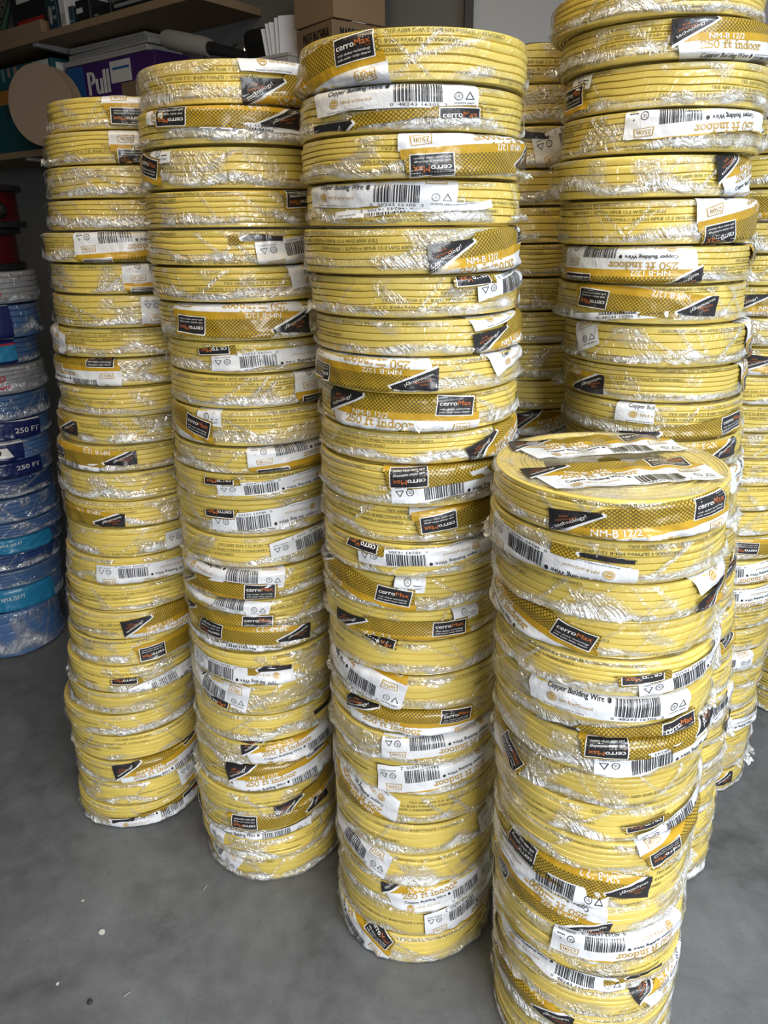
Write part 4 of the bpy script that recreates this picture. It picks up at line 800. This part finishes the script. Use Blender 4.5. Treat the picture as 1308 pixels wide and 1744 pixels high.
t, w, d, h = goods('blister_pack', 'dark teal package with pale oval on the upper shelf', 'package', 84, 104, -14, .02, .10, M_DTEAL)
b = MB(); b.lathe([(0, .0), (.018, 0), (.016, .003), (0, .004)], 24, 0, Matrix.Translation((-w*.18, -d/2, h*.42)) @ Matrix.Rotation(math.radians(90), 4, 'X') @ Matrix.Diagonal((.55, 1.8, 1, 1))); b.build('oval_sticker', M_BRK, t, True)
for k in range(3): panel(t, 'print_line', M_BRK, w*.05, w*.38, h*.3 + .03*k, h*.3 + .03*k + .012, -d/2)
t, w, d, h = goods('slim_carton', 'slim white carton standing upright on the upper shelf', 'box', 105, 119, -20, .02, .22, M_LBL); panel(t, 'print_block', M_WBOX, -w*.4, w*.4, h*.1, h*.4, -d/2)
t, w, d, h = goods('teal_box', 'dark teal box between slim white carton and black boxes', 'box', 120, 131, 8, .03, .22, M_DTEAL); panel(t, 'print_line', M_MINT, -w*.4, w*.4, h*.2, h*.3, -d/2)
t, w, d, h = goods('parts_box', 'black parts box with small white sticker on the upper shelf', 'box', 133, 160, -4, .03, .25, M_BLK); panel(t, 'sticker', M_LBL, -w*.45, w*.0, h*.45, h*.66, -d/2)
t, w, d, h = goods('parts_box', 'black box with a curved grey tag, beside darker trays', 'box', 161, 196, 6, .04, .25, M_BLK); panel(t, 'tag', M_BRK, -w*.42, -w*.2, .015, h*.45, -d/2)
t, w, d, h = goods('tool_tray', 'long black tool tray at the shelf end', 'tray', 199, 300, -14, .04, .26, M_BLK); b = MB(); b.box((0, -d/2 - .003, h*.6), (w*.98, .006, .012), 0, 0, .002); b.build('rail', M_BRK, t)

# ------------------------------------------------------------------ scraps on the floor
M_CHIP = plain('pale_chip', (.62, .60, .56), .8); M_STRAW = plain('straw', (.34, .33, .30), .8)
for k, (px, py, sz, mt, nm, lb) in enumerate(((173, 1588, .010, M_CHIP, 'paper_chip', 'white paper chip on the bare concrete'), (98, 1676, .005, M_CHIP, 'paper_chip', 'tiny white chip near a dark crumb on the concrete'), (141, 1534, .004, M_CHIP, 'paper_chip', 'tiny pale speck on the concrete nearest the wall'))):
    p = z_hit(px, py, 0); r = random.Random(k); b = MB(); n = 7; rr = [sz*r.uniform(.5, 1) for _ in range(n)]
    b.put([(rr[i]*math.cos(2*PI*i/n), rr[i]*math.sin(2*PI*i/n), z) for z in (0, sz*.35) for i in range(n)], [list(range(n))[::-1], list(range(n, 2*n))] + [[i, (i+1) % n, n+(i+1) % n, n+i] for i in range(n)])
    o = b.build(nm, mt); o.location = p; tag(o, lb, 'scrap')
for k, (p0, p1, lb) in enumerate((((346, 1517), (353, 1508), 'thin pale sliver on the concrete near the second stack'), ((211, 1698), (222, 1690), 'thin pale straw lying on open concrete'))):
    a, c = Vector(z_hit(*p0, 0)), Vector(z_hit(*p1, 0)); b = MB(); b.tube(Vector((0, 0, .0015)), (c - a) + Vector((0, 0, .002)), .0014, .0010, 8); o = b.build('straw', M_STRAW); o.location = a; tag(o, lb, 'scrap')
p = z_hit(153, 1707, 0); b = MB(); b.lathe([(0, 0), (.007, 0), (.006, .004), (.002, .006), (0, .006)], 9); o = b.build('grit_crumb', M_DARK); o.location = p; tag(o, 'dark grit crumb on the open concrete floor', 'scrap')

# ------------------------------------------------------------------ loose flaps of torn film sticking out from some coils
def flap(ending, side, w, ln, seed):
    root = [o for o in S.objects if o.get('label', '').endswith(ending)][0]
    X, Y = root.location.x, root.location.y; base = math.atan2(-Y, -X); a0 = base + {'L': -1.35, 'R': 1.35, 'F': 0.0}[side] - root.rotation_euler[2]
    nu, nv = 40, 9; u, v = np.meshgrid(np.linspace(-1, 1, nu), np.linspace(0, 1, nv), indexing='ij'); w1, w2 = Waves(seed, 8, 14, 12), Waves(seed+5, 8, 18, 6)
    L_ = ln*np.clip(.75 + .35*w1(u*3, 0*u), .2, 1.3)*np.clip((1 - np.abs(u)**3), .05, 1); th = a0 + u*w/2
    r = RF + .001 + v*L_*(.55 + .12*w2(u*2.5, v)); z = .016 - v*L_*(.42 + .10*w1(u*3.1, v)) + .003*w2(u*4, v)*v
    z = np.maximum(z, .002 if root.location.z < .01 else -.02)
    i, j = np.meshgrid(np.arange(nu-1), np.arange(nv-1), indexing='ij'); i, j = i.ravel(), j.ravel()
    me = mesh_np('film_flap', np.stack([r*np.cos(th), r*np.sin(th), z], -1).reshape(-1, 3), [np.stack([i*nv+j, (i+1)*nv+j, (i+1)*nv+j+1, i*nv+j+1], 1)], [FILM], None, True, np.stack([th*RF, v*L_], -1).reshape(-1, 2))
    at = me.attributes.new('haze', 'FLOAT', 'POINT'); at.data.foreach_set('value', np.clip(.45 + .35*v + .2*w2(u*5, v*3), .2, 1).reshape(-1).astype(np.float32)); add('film_flap', me, root)
TN = {'A': 'the stack beside the blue coils', 'B': 'the stack second from the blue coils', 'C': 'the stack third from the blue coils', 'D': 'the shortest yellow stack', 'E': 'the tallest stack', 'F': 'the stack behind the tallest one'}
for k, (st, i, sd, w, ln) in enumerate((('A', 2, 'L', .9, .020), ('A', 10, 'L', .5, .016), ('A', 20, 'L', .8, .022), ('B', 2, 'L', .7, .024), ('B', 4, 'L', .6, .020), ('B', 22, 'L', .8, .026), ('C', 6, 'L', .8, .024), ('C', 3, 'R', .6, .018), ('C', 4, 'R', .7, .018),
        ('C', 9, 'F', 1.0, .014), ('C', 17, 'L', .6, .018), ('D', 3, 'F', .9, .014), ('D', 4, 'R', .7, .030), ('D', 6, 'R', .6, .024), ('D', 2, 'L', .7, .018), ('D', 11, 'R', .7, .022), ('E', 5, 'L', .8, .026), ('E', 10, 'L', .9, .034), ('E', 9, 'F', .9, .016), ('E', 14, 'R', .8, .038), ('E', 22, 'R', .8, .034), ('F', 27, 'R', .9, .040))):
    flap(f', {ORD[i]} from the top of {TN[st]}', sd, w, ln, 300 + k*3)
